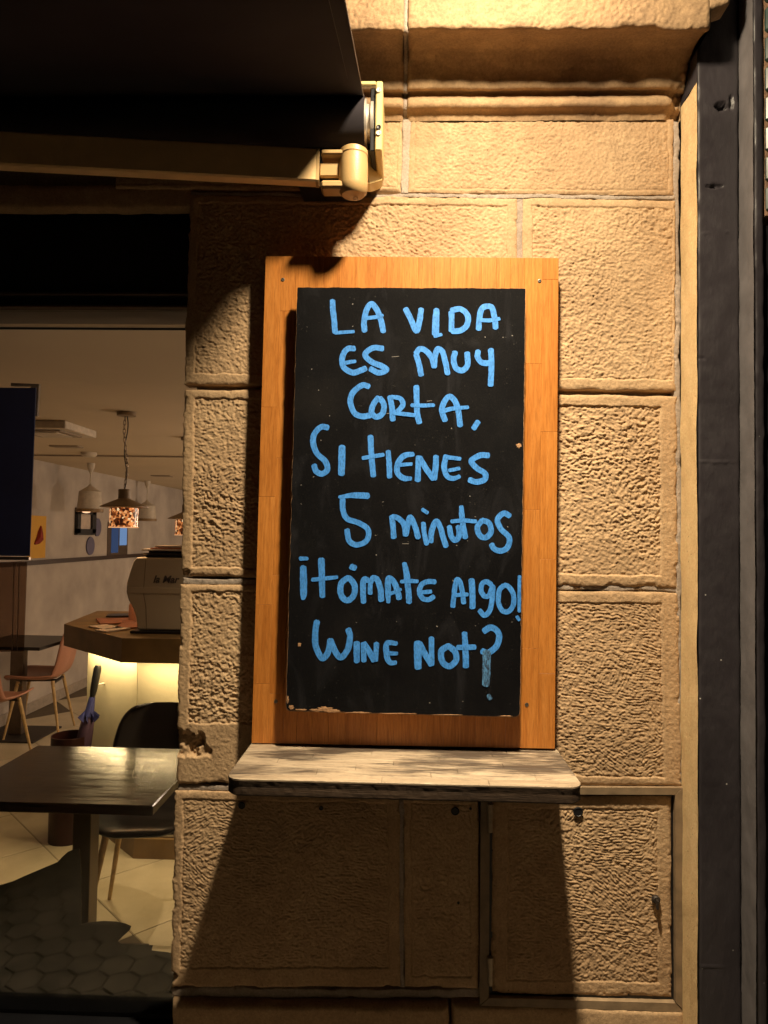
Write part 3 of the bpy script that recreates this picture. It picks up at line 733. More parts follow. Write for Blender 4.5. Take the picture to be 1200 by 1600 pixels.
# handwriting: (crop offset x, y, scale, width, strokes)
TXT = [
 (500, 460, 4, 38, [
  [[(78, 38), (80, 90), (88, 160), (95, 238)], [(95, 240, 24), (150, 236, 24), (212, 232, 20)]],
  [[(278, 228), (276, 170), (290, 100), (322, 58), (355, 95), (380, 160), (396, 232)], [(290, 148, 24), (345, 142, 26), (392, 130, 22)]],
  [[(535, 90), (565, 150), (602, 228), (622, 170), (632, 92)]],
  [[(728, 95, 38), (724, 160, 46), (722, 250, 46)], [(715, 262, 22), (760, 250, 22)]],
  [[(822, 110), (822, 228)], [(822, 100), (880, 92), (922, 130), (920, 190), (880, 225), (825, 230)]],
  [[(992, 218), (996, 150), (1015, 85), (1070, 78), (1090, 140), (1098, 210)], [(1000, 160, 26), (1060, 162, 26), (1122, 152, 24)]]]),
 (500, 530, 4, 38, [
  [[(215, 58), (170, 62), (140, 110), (145, 170), (200, 208), (255, 195), (285, 182)], [(155, 148, 26), (190, 142, 26), (222, 138, 22)]],
  [[(392, 58), (330, 55), (282, 95), (320, 140), (390, 170), (415, 192), (370, 210), (315, 185)]],
  [[(600, 95), (620, 160), (632, 225)], [(600, 90), (625, 60), (665, 75), (700, 120), (714, 172)], [(714, 172), (718, 110), (735, 62), (765, 80), (785, 150), (798, 215)]],
  [[(845, 80), (835, 130), (850, 180), (890, 195), (922, 160), (920, 85)]],
  [[(988, 75), (985, 110), (1010, 145), (1055, 150)], [(1068, 65), (1072, 150), (1070, 220), (1066, 288)]]]),
 (500, 590, 4, 38, [
  [[(305, 55), (262, 48), (205, 95), (190, 155), (215, 220), (262, 242), (315, 235)]],
  [[(365, 125), (335, 165), (322, 215), (350, 245), (390, 225), (400, 170), (375, 128)]],
  [[(438, 120), (450, 190), (455, 265)], [(445, 120, 26), (500, 130, 32), (518, 170, 34), (480, 215, 30), (455, 222, 24)], [(470, 222, 26), (530, 228, 28), (590, 235, 26)]],
  [[(602, 55), (604, 140), (608, 230), (622, 282)], [(572, 172, 26), (640, 174, 26), (712, 172, 24)]],
  [[(782, 268), (762, 205), (778, 150), (810, 118), (845, 150), (866, 220), (876, 300)], [(755, 215, 28), (820, 195, 28), (925, 185, 24)]],
  [[(988, 275, 36), (960, 318, 36)]]]),
 (470, 655, 3.75, 36, [
  [[(158, 50), (120, 45), (80, 85), (72, 140), (95, 200), (145, 250), (155, 295), (125, 320), (90, 305), (78, 270)]],
  [[(242, 160, 40), (240, 240, 44), (238, 322, 42)]],
  [[(408, 100), (412, 180), (418, 260), (425, 332)], [(362, 228, 24), (420, 218, 26), (485, 208, 24)]],
  [[(512, 188, 32), (518, 270, 34), (520, 340, 32)]],
  [[(660, 205, 28), (610, 212), (572, 250), (565, 310), (600, 345), (645, 348, 26)], [(580, 268, 24), (650, 262, 22)]],
  [[(685, 360), (688, 290), (690, 220)], [(695, 225), (735, 290), (778, 350)], [(782, 350), (790, 280), (792, 218)]],
  [[(850, 215, 34), (840, 280, 36), (855, 330, 34), (890, 348, 30), (930, 335, 26)], [(855, 222, 28), (935, 232, 24)], [(870, 300, 24), (930, 288, 22)]],
  [[(1100, 212), (1050, 212), (1000, 245), (1030, 285), (1080, 320), (1075, 355), (1030, 368), (988, 355)]]]),
 (500, 760, 3.75, 35, [
  [[(112, 62, 20), (200, 52, 36), (282, 55, 40)], [(132, 75), (135, 140), (160, 190), (230, 215), (282, 255), (275, 315), (220, 342), (172, 320), (158, 255)]],
  [[(422, 175), (428, 240), (432, 300)], [(425, 178), (455, 185), (490, 220), (502, 285)], [(502, 285), (515, 220), (530, 180), (555, 230), (575, 300)]],
  [[(605, 215, 30), (612, 280, 30), (625, 338, 30)], [(600, 135, 24), (630, 155, 24)]],
  [[(650, 325, 32), (655, 260), (680, 205), (705, 240), (722, 300), (738, 350)]],
  [[(758, 235, 32), (768, 290), (792, 315), (815, 290), (812, 235)]],
  [[(828, 118, 28), (832, 180), (842, 250), (852, 300)], [(770, 205, 24), (840, 200, 26), (915, 205, 24)]],
  [[(950, 200), (922, 240), (935, 285), (970, 300), (1002, 265), (990, 215), (950, 198)]],
  [[(1112, 172), (1075, 158), (1040, 195), (1060, 250), (1108, 300), (1100, 355), (1060, 378), (1020, 365), (1005, 340)]]]),
 (460, 860, 6.667, 66, [
  [[(92, 175, 74), (95, 300, 78), (95, 440, 76), (90, 505, 46)], [(60, 85, 50), (135, 85, 40)]],
  [[(280, 95, 76), (285, 280, 68), (292, 480, 66)], [(185, 305, 44), (300, 295, 46), (445, 278, 40)]],
  [[(550, 290), (490, 340), (480, 440), (520, 510), (575, 515), (625, 450), (625, 360), (575, 295), (545, 290)], [(590, 170, 66), (632, 185, 66)]],
  [[(720, 540, 60), (715, 420), (722, 310), (765, 310)], [(790, 450, 56), (792, 350, 52), (820, 290), (865, 310), (895, 400), (905, 520)]],
  [[(978, 540, 46), (975, 420), (978, 300), (1015, 305), (1060, 380), (1092, 500)], [(1000, 450, 40), (1060, 430, 40), (1110, 405, 34)]],
  [[(1145, 135, 54), (1170, 250), (1185, 400), (1195, 540)], [(1110, 325, 40), (1200, 320, 44), (1285, 322, 42)]]]),
 (640, 870, 6.667, 56, [
  [[(265, 262), (190, 258), (125, 290), (102, 370), (140, 435), (200, 445), (250, 415)], [(130, 370, 44), (225, 362, 44)]],
  [[(450, 520), (462, 400), (485, 250), (520, 255), (545, 340), (565, 480)], [(470, 400, 44), (605, 392, 44)]],
  [[(645, 240, 68), (655, 380, 68), (655, 530, 68)]],
  [[(850, 290), (810, 262), (760, 275), (745, 350), (780, 410), (830, 400), (855, 330), (868, 300)], [(868, 310), (860, 440), (835, 560), (780, 610), (730, 560)]],
  [[(980, 300), (935, 350), (925, 470), (965, 560), (1030, 570), (1080, 500), (1080, 390), (1030, 310), (985, 295)]],
  [[(1145, 200, 38), (1142, 380, 38), (1142, 570, 36)], [(1120, 625, 40), (1142, 660, 34)]]]),
 (470, 960, 3.636, 37, [
  [[(92, 40), (82, 100), (85, 180), (120, 248), (155, 215), (168, 145)], [(168, 145), (190, 200), (225, 245), (265, 200), (280, 130), (270, 85)]],
  [[(318, 160, 38), (318, 268, 36)]],
  [[(358, 265, 32), (355, 165, 32)], [(358, 165), (390, 215), (418, 262)], [(424, 262, 32), (430, 165, 32)]],
  [[(545, 165, 26), (490, 165, 32), (488, 230, 36), (505, 272, 32), (540, 275, 26)], [(500, 222, 26), (548, 222, 22)]],
  [[(665, 160, 46), (664, 230, 46), (666, 305, 42)], [(675, 165), (705, 225), (742, 285)], [(745, 285, 30), (742, 135, 34)]],
  [[(835, 180), (798, 210), (805, 270), (845, 295), (882, 260), (875, 210), (835, 178)]],
  [[(930, 105, 32), (936, 200), (938, 298)], [(890, 188, 30), (990, 186, 32)]],
  [[(1040, 95), (1085, 75), (1125, 110), (1115, 175), (1070, 215), (1030, 210)]]]),
]
def smooth_stroke(pts, wd):
    P = np.array([(p[0], p[1], p[2] if len(p) > 2 else wd) for p in pts], float)
    if len(P) == 2: t = np.linspace(0, 1, 10)[:, None]; return P[0] * (1 - t) + P[1] * t
    Q = np.vstack([2 * P[0] - P[1], P, 2 * P[-1] - P[-2]]); out = []
    for i in range(1, len(Q) - 2):
        for t in np.linspace(0, 1, 9)[:-1]:
            out.append(.5 * ((2 * Q[i]) + (-Q[i - 1] + Q[i + 1]) * t + (2 * Q[i - 1] - 5 * Q[i] + 4 * Q[i + 1] - Q[i + 2]) * t * t + (-Q[i - 1] + 3 * Q[i] - 3 * Q[i + 1] + Q[i + 2]) * t ** 3))
    out.append(P[-1]); return np.array(out)
def ribbon(mb, pts, ox, oy, sc, wd, lay, seed):
    S_ = smooth_stroke(pts, wd); c = S_[:, :2] / sc + np.array([ox, oy]); w = S_[:, 2] / sc * .5 * .93
    n = len(c); tg = np.gradient(c, axis=0); tg /= np.linalg.norm(tg, axis=1)[:, None] + 1e-9; nm = np.stack([-tg[:, 1], tg[:, 0]], 1)
    rs = np.random.RandomState(seed)
    jl = 1 + .09 * np.convolve(rs.uniform(-1, 1, n + 2), [.3, .4, .3], 'valid'); jr = 1 + .09 * np.convolve(rs.uniform(-1, 1, n + 2), [.3, .4, .3], 'valid')
    L = c + nm * (w * jl)[:, None]; Rr = c - nm * (w * jr)[:, None]
    def cap(i, sgn):
        out = []
        for a in (-60, -30, 0, 30, 60):
            q = R(a); rr_ = w[i] * (.62 + .12 * rs.uniform(-1, 1))
            out.append(c[i] + tg[i] * sgn * rr_ * math.cos(q) * .9 + nm[i] * w[i] * math.sin(q) * .95)
        return out
    z0 = P_B + .0007 + lay * .00035
    def pt(p, k): return W(p[0], p[1], z0 + .00025 * k / n)
    base_i = len(mb.v); v = []
    for i in range(n): v += [pt(L[i], i), pt(Rr[i], i)]
    f = [(2 * i, 2 * i + 1, 2 * i + 3, 2 * i + 2) for i in range(n - 1)]
    c0 = cap(0, -1); b0 = len(v); v += [pt(p, 0) for p in c0]; f.append(tuple([1] + list(range(b0, b0 + 5)) + [0]))
    c1 = cap(n - 1, 1); b1 = len(v); v += [pt(p, n) for p in c1]; f.append(tuple([2 * n - 2] + list(range(b1 + 4, b1 - 1, -1)) + [2 * n - 1]))
    # rim down to the board
    rim = [2 * i for i in range(n)] + list(range(b1 + 4, b1 - 1, -1)) + [2 * i + 1 for i in range(n - 1, -1, -1)] + list(range(b0, b0 + 5))
    m = len(rim); b2 = len(v)
    for i in rim: p = np.array(v[i]); v.append(np.array([p[0], -(P_B + .0001), p[2]]))
    f += [(rim[i], rim[(i + 1) % m], b2 + (i + 1) % m, b2 + i) for i in range(m)]
    mb.add(v, f)
sd = 0
for (ox, oy, sc, wd, letters) in TXT:
    for st in letters:
        mb = MB()
        for k, pts in enumerate(st):
            sd += 1; ribbon(mb, pts, ox, oy, sc, wd, k, sd)
        mesh('painted_letter', mb.v, mb.f, M_paint, bb)
mb = MB(); ribbon(mb, [(1056, 215, 52), (1055, 300, 52), (1052, 400, 46)], 470, 960, 3.636, 50, 1, 900); mesh('painted_letter', mb.v, mb.f, M_paint2, bb, label='dry fading downstroke of the question mark')
mb = MB(); ribbon(mb, [(1066, 460, 26), (1078, 480, 26)], 470, 960, 3.636, 30, 1, 901); mesh('paint_drip', mb.v, mb.f, M_paint2, bb)
# scratches and flecks
fl = MB(); rs = np.random.RandomState(5)
for k in range(46):
    x, y = rs.uniform(470, 805), rs.uniform(455, 1100); L = rs.uniform(.4, 1.2) if k > 5 else rs.uniform(3, 6); a = rs.uniform(-.6, .6) if k > 6 else rs.uniform(-.2, .2)
    w_ = rs.uniform(.25, .7) if k > 14 else .25
    dx, dy = math.cos(a) * L, math.sin(a) * L
    p = [W(x - dx, y - dy - w_, P_B + .0003), W(x + dx, y + dy - w_, P_B + .0003), W(x + dx, y + dy + w_, P_B + .0003), W(x - dx, y - dy + w_, P_B + .0003)]
    fl.add(p, [(0, 1, 2, 3)])
mesh('flecks', fl.v, fl.f, simple('chalk_fleck', (.35, .32, .30), .9), bb, kind='stuff')

# ------------------------------------------------------------------ shelf
zs_ = float(W(630, 1168, P_F)[2]); 
sx0 = float(W(393, 1162, P_F)[0]) - .002; sx1 = float(W(870, 1171, P_F)[0]) + .004
D_S = float(1.93 - (sx1 - sx0) / (907 - 353) * F_PX)      # how far the shelf stands out
shelf = empty('drinks_shelf', ((sx0 + sx1) / 2, -.15, zs_ - .045), label='worn wooden drinks shelf with rounded corners under the blackboard', cat='shelf')
TH = .039
rad = .035
def outline_x(y):   # half inset of the ends at distance y from the wall, for the rounded front corners
    t = y - (D_S - rad)
    return 0 if t <= 0 else rad - math.sqrt(max(0, rad * rad - t * t))
rows = np.linspace(0.003, D_S - .0, 9)
rj = [[.33, .71], [.18, .55, .83], [.40, .78], [.22, .61], [.12, .47, .80], [.36, .66], [.25, .58, .88], [.44, .74]]
roll = float(W(630, 1168, P_F)[2] - W(629, 1168, P_F)[2])
for i in range(8):
    y0, y1 = rows[i] + .0002, rows[i + 1] - .0002
    xs = [0] + rj[i] + [1]
    for k in range(len(xs) - 1):
        xa, xb = sx0 + (sx1 - sx0) * xs[k] + .0002, sx0 + (sx1 - sx0) * xs[k + 1] - .0002
        poly = []
        ny = 8 if i >= 7 else 1
        yy = [y0 + (y1 - y0) * q / ny for q in range(ny + 1)]
        left = [(xa + (outline_x(y) if k == 0 else 0), y) for y in yy]
        right = [(xb - (outline_x(y) if k == len(xs) - 2 else 0), y) for y in yy]
        poly = left + right[::-1]
        cx = sum(p[0] for p in poly) / len(poly); cy = sum(p[1] for p in poly) / len(poly)
        b = .0009; jz = random.uniform(-.0003, .0003)
        top = [(p[0] + math.copysign(min(b, abs(cx - p[0])), cx - p[0]), -(p[1] + math.copysign(b, cy - p[1])), zs_ + jz) for p in poly]
        mid = [(p[0], -p[1], zs_ - b) for p in poly]; n = len(poly)
        bot = [(p[0], -p[1], zs_ - .004) for p in poly]
        f = [tuple(range(n))] + [(q, (q + 1) % n, n + (q + 1) % n, n + q) for q in range(n)] + [(n + q, n + (q + 1) % n, 2 * n + (q + 1) % n, 2 * n + q) for q in range(n)] + [tuple(range(3 * n - 1, 2 * n - 1, -1))]
        fixn(mesh('stave', top + mid + bot, f, M_shelf, shelf))
# slab body: edge darker than the top
body = MB(); pts = []
N1 = 14
for k in range(N1 + 1):
    a = math.pi / 2 * k / N1; pts.append((sx0 + rad - rad * math.cos(a), D_S - rad + rad * math.sin(a)))
for k in range(1, 120):
    x = sx0 + rad + (sx1 - sx0 - 2 * rad) * k / 120; pts.append((x, D_S + .0006 * float(fbm(np.array(x * 60.), np.array(.3), 2, 3))))
for k in range(N1 + 1):
    a = math.pi / 2 * k / N1; pts.append((sx1 - rad + rad * math.sin(a), D_S - rad + rad * math.cos(a)))
pts += [(sx1, .003), (sx0, .003)]
n = len(pts)
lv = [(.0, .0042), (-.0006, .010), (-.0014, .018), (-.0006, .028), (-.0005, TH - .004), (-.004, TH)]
v = []; f = []
for (ins, dz) in lv:
    for q, (x, y) in enumerate(pts):
        w_ = float(fbm(np.array(x * 70. + dz * 900), np.array(y * 50. + dz * 300), 1, 3)) * .0004
        dx = 0 if 0.02 < y - .003 and N1 < q < N1 + 120 else math.copysign(1, (sx0 + sx1) / 2 - x) * -ins
        v.append((x + dx, -(y + ins + (w_ if y > D_S - .02 else 0)), zs_ - dz))
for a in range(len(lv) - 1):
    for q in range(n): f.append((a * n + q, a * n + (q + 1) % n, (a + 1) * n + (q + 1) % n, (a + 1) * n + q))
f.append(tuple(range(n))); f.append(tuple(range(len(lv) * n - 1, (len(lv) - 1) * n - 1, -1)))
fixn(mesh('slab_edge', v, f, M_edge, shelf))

# ------------------------------------------------------------------ awning
aw = empty('awning', tuple(W(560, 240, .08)), label='dark blue cloth awning with cream folding arm and end bracket, upper left', cat='awning')
zc = float(W(560, 192, .12)[2]); yc = -.115; rr = .066
xe = float(W(568, 192, .17)[0])
rl = MB().lathe([(rr, -2.0), (rr, 0)], (xe, yc, zc), 40, 'x'); autosmooth(rl.out('rolled_cloth', M_fab, aw))
sp_ = MB().lathe([(.058, .001), (.058, .006), (.046, .007), (.046, .016), (.054, .017), (.054, .024), (.03, .025), (.03, .04)], (xe, yc, zc), 32, 'x'); autosmooth(sp_.out('spool', M_alu, aw))
# cloth rises from the roller up and away from the wall
n = 14; cl = []
e0 = np.array([xe - .001, yc - .040, zc + .045]); e1 = W(540, 0, .655); e1[0] = min(e1[0], xe - .001); e1 = e0 + (e1 - e0) * 2.6
ed = [e0 + (e1 - e0) * (k / n) + np.array([0, 0, -.006 * math.sin(math.pi * k / n)]) for k in range(n + 1)]
Pc = np.zeros((n + 1, 40, 3))
for k in range(n + 1):
    for j_ in range(40):
        t = j_ / 39; Pc[k, j_] = ed[k] + np.array([-2.0 * t, 0, .006 * k / n * math.sin(j_ * .7 + k * .2)])
cl = gridmesh('cloth', Pc, M_fab, aw)
sol = cl.modifiers.new('thickness', 'SOLIDIFY'); sol.thickness = .0012; sol.offset = 0
hem = MB().tube([p + np.array([-.0002, 0, 0]) for p in ed], .0013, 6).out('hem', simple('hem_thread', (.30, .24, .20), .8), aw)
se = MB().tube([p + np.array([-.030, -.0012, 0]) for p in ed], .0006, 6).out('seam', M_black, aw)
# end bracket: cheek plate, top, back plate
bx1 = float(W(599, 180, .10)[0]); bx0 = float(W(588, 180, .12)[0])
zt = float(W(590, 124, .17)[2]); zbm = float(W(590, 233, .17)[2])
b_ = MB().box(bx0, bx1, -.165, -.004, zbm, zt, .003); b_.out('cheek_plate', M_awnbr, aw)
MB().box(bx0 - .055, bx0 - .0005, -.165, -.156, zt - .010, zt, .002).out('top_flange', M_awnbr, aw)
MB().box(bx0 - .055, bx0 - .0005, -.012, -.004, zbm, zt, .002).out('back_plate', M_black, aw)
MB().box(bx0 - .014, bx0 - .0005, -.155, -.013, zbm + .004, zt - .012, .002).out('inner_cheek', M_black, aw)
for yy in (141, 199, 208):
    p = W(593, yy, .166); s_ = MB().lathe([(.0062, 0), (.0062, -.003), (.0035, -.0032), (.0001, -.0015)], (p[0] - .002, -.1655, p[2]), 14, 'y'); autosmooth(s_.out('bolt', M_alu if yy != 199 else M_black, aw))
# shoulder: casting from wall to joint
zj = float(W(550, 268, .17)[2]); xj = float(W(552, 268, .17)[0])
pts = [(bx1 - .004, -.005, zbm - .004), (bx1 - .004, -.005, zj - .035), (bx1 - .006, -.10, zj - .038), (bx1 - .030, -.15, zj - .030), (bx1 - .050, -.15, zbm - .004)]
MB().prism([W(598, 234, .05), W(597, 281, .03), W(578, 287, .10), W(560, 285, .12), W(560, 234, .12)], (0, 0, 0), (0, .045, 0)).out('shoulder_casting', M_awnbr, aw)
jt = MB().lathe([(.0001, -.062), (.028, -.060), (.035, -.052), (.037, -.035), (.037, .020), (.0355, .038), (.0355, .040), (.037, .042), (.036, .054), (.028, .060), (.0001, .061)], (xj, -.165, zj), 40, 'z')
autosmooth(jt.out('shoulder_joint', M_awnarm, aw), 40)
fk = MB(); xa = float(W(501, 265, .17)[0])
fk.box(xa + .002, xj - .01, -.190, -.140, zj + .034, zj + .048, .004); fk.out('fork', M_awnarm, aw)
MB().box(xa + .002, xj - .01, -.190, -.140, zj - .052, zj - .030, .006).out('fork', M_awnarm, aw)
MB().box(xa - .002, xj - .030, -.172, -.158, zj - .012, zj + .022, .002).out('tie_link', M_awnarm, aw)
a = W(470, 234, .07); b = W(592, 300, .07)
MB().box(a[0], float(W(562, 250, .12)[0]), -.120, -.012, b[2], a[2], .004).out('lamplight_blocker', M_black, aw)  # hidden block added to stop lamplight leaking between roll and arm
# upper arm, running left and slightly outward
A0 = W(498, 263, .165); A1 = W(-260, 222, .275)
dv = A1 - A0; dv /= np.linalg.norm(dv); upv = np.array([0, 0, 1.0]); sdv = np.cross(dv, upv); sdv /= np.linalg.norm(sdv); upv = np.cross(sdv, dv)
prof_a = [(-.018, -.038), (-.014, -.0425), (.014, -.0425), (.018, -.038), (.018, .038), (.014, .0425), (-.014, .0425), (-.018, .038)]
def sect(c, s=1.0): return [c + sdv * a * s + upv * b * s for a, b in prof_a]
v = sect(A0) + sect(A1); n = 8
arm = fixn(mesh('folding_arm', v, [tuple(range(8)), tuple(range(15, 7, -1))] + [(i, (i + 1) % 8, 8 + (i + 1) % 8, 8 + i) for i in range(8)], M_awnarm2, aw))
v = sect(A0 - dv * .002, 1.03) + sect(A0 + dv * .006, 1.03)
fixn(mesh('arm_end_cap', v, [tuple(range(8)), tuple(range(15, 7, -1))] + [(i, (i + 1) % 8, 8 + (i + 1) % 8, 8 + i) for i in range(8)], M_awnarm, aw))
pr_ = W(556, 310, .165); ring = [pr_ + np.array([.0055 * math.cos(t), 0.002 * math.sin(t), .004 * math.sin(t)]) for t in np.linspace(0, 2 * math.pi, 13)[:-1]]
MB().tube(ring, .0012, 6, close=True).out('ring', M_alu, aw)

# ------------------------------------------------------------------ shopfront window, left
YG = .13
win = empty('shop_window', (-1.2, YG, .2), label='large cafe shop window with thin dark metal head frame left of the wall', cat='window')
xg0, xg1 = -2.6, float(W(300, 900, -YG)[0]) + .03
ztop = float(W(200, 486, -YG)[2]); zbot = .20
zf = float(W(150, 460, -.10)[2])
MB().box(xg0, xg1, YG, YG + .008, zbot, ztop).out('pane', M_glass, win)
MB().box(xg0, xg1, .098, .16, zf - .001, float(W(150, 322, -.10)[2]) , .002).out('fascia', M_black, win)
MB().box(xg0, xg1, .082, .096, zf - .008, zf + .002, .002).out('frame_bead', M_darkmet, win)
MB().box(xg0, xg1, .100, .145, ztop + .008, zf - .010).out('head_frame', M_black, win)
MB().box(xg0, xg1, .094, .125, ztop, ztop + .007, .001).out('frame_bead', M_darkmet, win)
MB().box(xg0, xg1, .05, .20, 0, zbot - .001, .004).out('sill', M_black, win)
# dark film on the inner face of the glass
film = [(-200, 1400), (0, 1383), (20, 1377), (40, 1368), (66, 1357), (90, 1347), (97, 1339), (106, 1331), (118, 1326), (124, 1325), (127, 1360), (127, 1444), (140, 1441), (162, 1439), (182, 1440), (196, 1443), (205, 1447),
        (203, 1453), (192, 1463), (184, 1471), (190, 1475), (239, 1477), (237, 1485), (262, 1488), (290, 1494), (300, 1660), (-200, 1660)]
MB().prism([W(x, y, -(YG + .0095)) for x, y in film], (0, 0, 0), (0, .0006, 0)).out('window_film', M_film, win, label='dark film cut in a leafy outline across the bottom of the glass')

# ------------------------------------------------------------------ cafe interior
ZF = .02; ZC = ZF + 1.58 + .625
room = empty('room_shell', (-1, 5, 0), kind='structure')
mesh('ceiling', [(-3.25, .20, ZC), (1.5, .20, ZC), (1.5, 11, ZC), (-3.25, 11, ZC)], [(0, 1, 2, 3)], M_ceil, kind='structure')
mesh('interior_wall', [(-3.25, .13, 0), (-3.25, 11, 0), (-3.25, 11, ZC), (-3.25, .13, ZC)], [(0, 1, 2, 3)], M_wall_in, kind='structure')
mesh('interior_wall', [(-3.25, 11, 0), (1.5, 11, 0), (1.5, 11, ZC), (-3.25, 11, ZC)], [(0, 1, 2, 3)], M_wall_in, kind='structure')
mesh('interior_wall', [(1.5, 11, 0), (1.5, .14, 0), (1.5, .14, ZC), (1.5, 11, ZC)], [(0, 1, 2, 3)], M_wall_in, kind='structure')
mesh('interior_wall', [(xl_core - .005, .135, 0), (1.5, .135, 0), (1.5, .135, ZC), (xl_core - .005, .135, ZC)], [(0, 1, 2, 3)], M_wall_in, kind='structure')
MB().box(-3.25, 1.5, .165, .198, ztop - .03, ZC + .3).out('bulkhead', M_ceil, kind='structure')
fl_ = empty('floor', (-1, 3, 0), kind='structure')
mesh('grout_bed', [(-3.25, .2, ZF - .003), (1.5, .2, ZF - .003), (1.5, 11, ZF - .003), (-3.25, 11, ZF - .003)], [(0, 1, 2, 3)], M_grout, fl_)
T = .75; gp = .0035
for i in range(-6, 18):
    for j in range(-20, 6):
        s0, s1 = -.19 + T * i + gp, -.19 + T * (i + 1) - gp; d0, d1 = -2.66 + T * j + gp, -2.66 + T * (j + 1) - gp
        cs = [((s + d) / 2, (s - d) / 2) for s, d in ((s0, d0), (s1, d0), (s1, d1), (s0, d1))]
        cx = sum(c[0] for c in cs) / 4; cy = sum(c[1] for c in cs) / 4
        if not (-3.0 < cx < .2 and .5 < cy < 8.5): continue
        cs = [(max(-3.249, min(1.4, x)), max(.202, y)) for x, y in cs]
        b = .003
        v = [(x + math.copysign(b, cx - x), y + math.copysign(b, cy - y), ZF) for x, y in cs] + [(x, y, ZF - .0025) for x, y in cs]
        mesh('tile', v, [(0, 1, 2, 3)] + [(k, 4 + k, 4 + (k + 1) % 4, (k + 1) % 4) for k in range(4)], M_tile, fl_)
        fixn(bpy.context.scene.objects[-1]) if False else None

def fix_all(o): return autosmooth(fixn(o))

# table
tb = empty('cafe_table', (-1.12, .58, ZF), label='dark glossy wood table just inside the window', cat='table')
zt_ = .74
MB().box(-1.468, -.785, .295, .885, zt_ - .032, zt_, .003).out('tabletop', M_table, tb)
MB().box(-1.163, -1.098, .56, .63, ZF + .01, zt_ - .033, .002).out('column', M_cprof, tb)
MB().box(-1.30, -.96, .40, .79, ZF, ZF + .01, .002).out('base_plate', M_iron, tb)

# chairs
def make_chair(name, label, shell, loc, rz, group=None, sc=1.0, legm=None):
    c = empty(name, loc, rz, label=label, cat='chair', group=group)
    # side curve: y back, z up
    cur = [(-.22, .425), (-.20, .445), (-.12, .44), (0, .432), (.10, .435), (.17, .46), (.205, .52), (.225, .60), (.24, .70), (.255, .80), (.262, .83)]
    wid = [.17, .205, .225, .23, .225, .215, .21, .205, .195, .16, .10]
    cur = np.array(cur); t = np.linspace(0, len(cur) - 1, 41); cy = np.interp(t, range(len(cur)), cur[:, 0]); cz = np.interp(t, range(len(cur)), cur[:, 1]); cw = np.interp(t, range(len(cur)), wid)
    k5 = np.ones(5) / 5
    cy, cz, cw = [np.convolve(np.pad(a, 2, mode='edge'), k5, 'valid') for a in (cy, cz, cw)]
    P = np.zeros((41, 21, 3))
    for i in range(41):
        for j in range(21):
            u = -1 + 2 * j / 20; s = max(0, abs(u) - .35) / .65
            lift = .045 * s * s
            back = sst(15, 24, np.array(float(i)))
            P[i, j] = (u * cw[i], cy[i] - lift * float(back) * 1.2, cz[i] + lift * (1 - float(back)) * .9)
    v = P.reshape(-1, 3); idx = np.arange(41 * 21).reshape(41, 21)
    f = [(idx[i, j], idx[i + 1, j], idx[i + 1, j + 1], idx[i, j + 1]) for i in range(40) for j in range(20)]
    o = mesh('shell', v, f, shell, c, smooth=True, local=True); sm = o.modifiers.new('thickness', 'SOLIDIFY'); sm.thickness = .012
    for sx in (-1, 1):
        for (y0, y1) in ((-.13, -.20), (.12, .20)):
            m = MB().tube([(sx * .13, y0, .43), (sx * .20, y1, 0)], [.014, .008], 10); autosmooth(fixn(mesh('leg', m.v, m.f, legm or M_leg, c, local=True)))
    m = MB().box(-.14, .14, -.14, -.12, .405, .42).box(-.14, .14, .11, .13, .405, .42).box(-.01, .01, -.12, .11, .405, .42); mesh('under_frame', m.v, m.f, M_iron, c, local=True)
    return c
make_chair('shell_chair', 'black shell chair with wooden legs behind the dark table', M_dark, (-1.03, .95, ZF), R(8), 'moulded shell chairs in the cafe')
make_chair('shell_chair', 'salmon shell chair seen from its side, right of the far table', M_pink, (-2.84, 3.55, ZF), R(-80), 'moulded shell chairs in the cafe')
make_chair('shell_chair', 'salmon shell chair cut by the left edge, nearer side of far table', M_pink, (-2.80, 2.78, ZF), R(175), 'moulded shell chairs in the cafe')
# far table
ft = empty('pedestal_table', (-3.0, 3.5, ZF), label='small dark pedestal table between the two salmon chairs', cat='table')
MB().box(-3.24, -2.68, 3.2, 3.80, .72, .745, .003).out('tabletop', M_black, ft)
MB().box(-3.04, -2.94, 3.45, 3.52, ZF + .012, .719, .003).out('column', M_darkmet, ft)
MB().box(-3.2, -2.75, 3.28, 3.72, ZF, ZF + .012, .003).out('base_plate', M_iron, ft)

# counter
ct = empty('bar_counter', (-1.3, 1.8, ZF), label='angular oak bar counter with lit pale panels beneath its overhang', cat='counter')
ZK = 1.10
poly = [(-1.336, 1.38), (-.2, 1.38), (-.2, 2.1), (-1.45, 2.1), (-1.60, 2.5), (-1.95, 2.5), (-1.84, 1.84)]
MB().prism([(x, y, 0) for x, y in poly], (0, 0, ZK - .115), (0, 0, ZK)).out('countertop', M_counter, ct)
pp = [(-1.31, 1.52), (-.2, 1.52), (-.2, 2.0), (-1.43, 2.0), (-1.60, 2.35), (-1.84, 2.35), (-1.745, 1.93)]
pa = MB().prism([(-1.745, 1.93, 0), (-1.313, 1.52, 0), (-1.30, 1.56, 0), (-1.72, 1.97, 0)], (0, 0, .12), (0, 0, ZK - .116)); pa.out('front_panel', M_cpanel, ct)
MB().box(-1.309, -.2, 1.52, 1.56, .12, ZK - .116).out('front_panel', M_cpanel, ct)
MB().prism([(-1.75, 1.94, 0), (-1.72, 1.975, 0), (-1.80, 2.35, 0), (-1.84, 2.35, 0)], (0, 0, .12), (0, 0, ZK - .116)).out('side_panel', M_cpanel, ct)
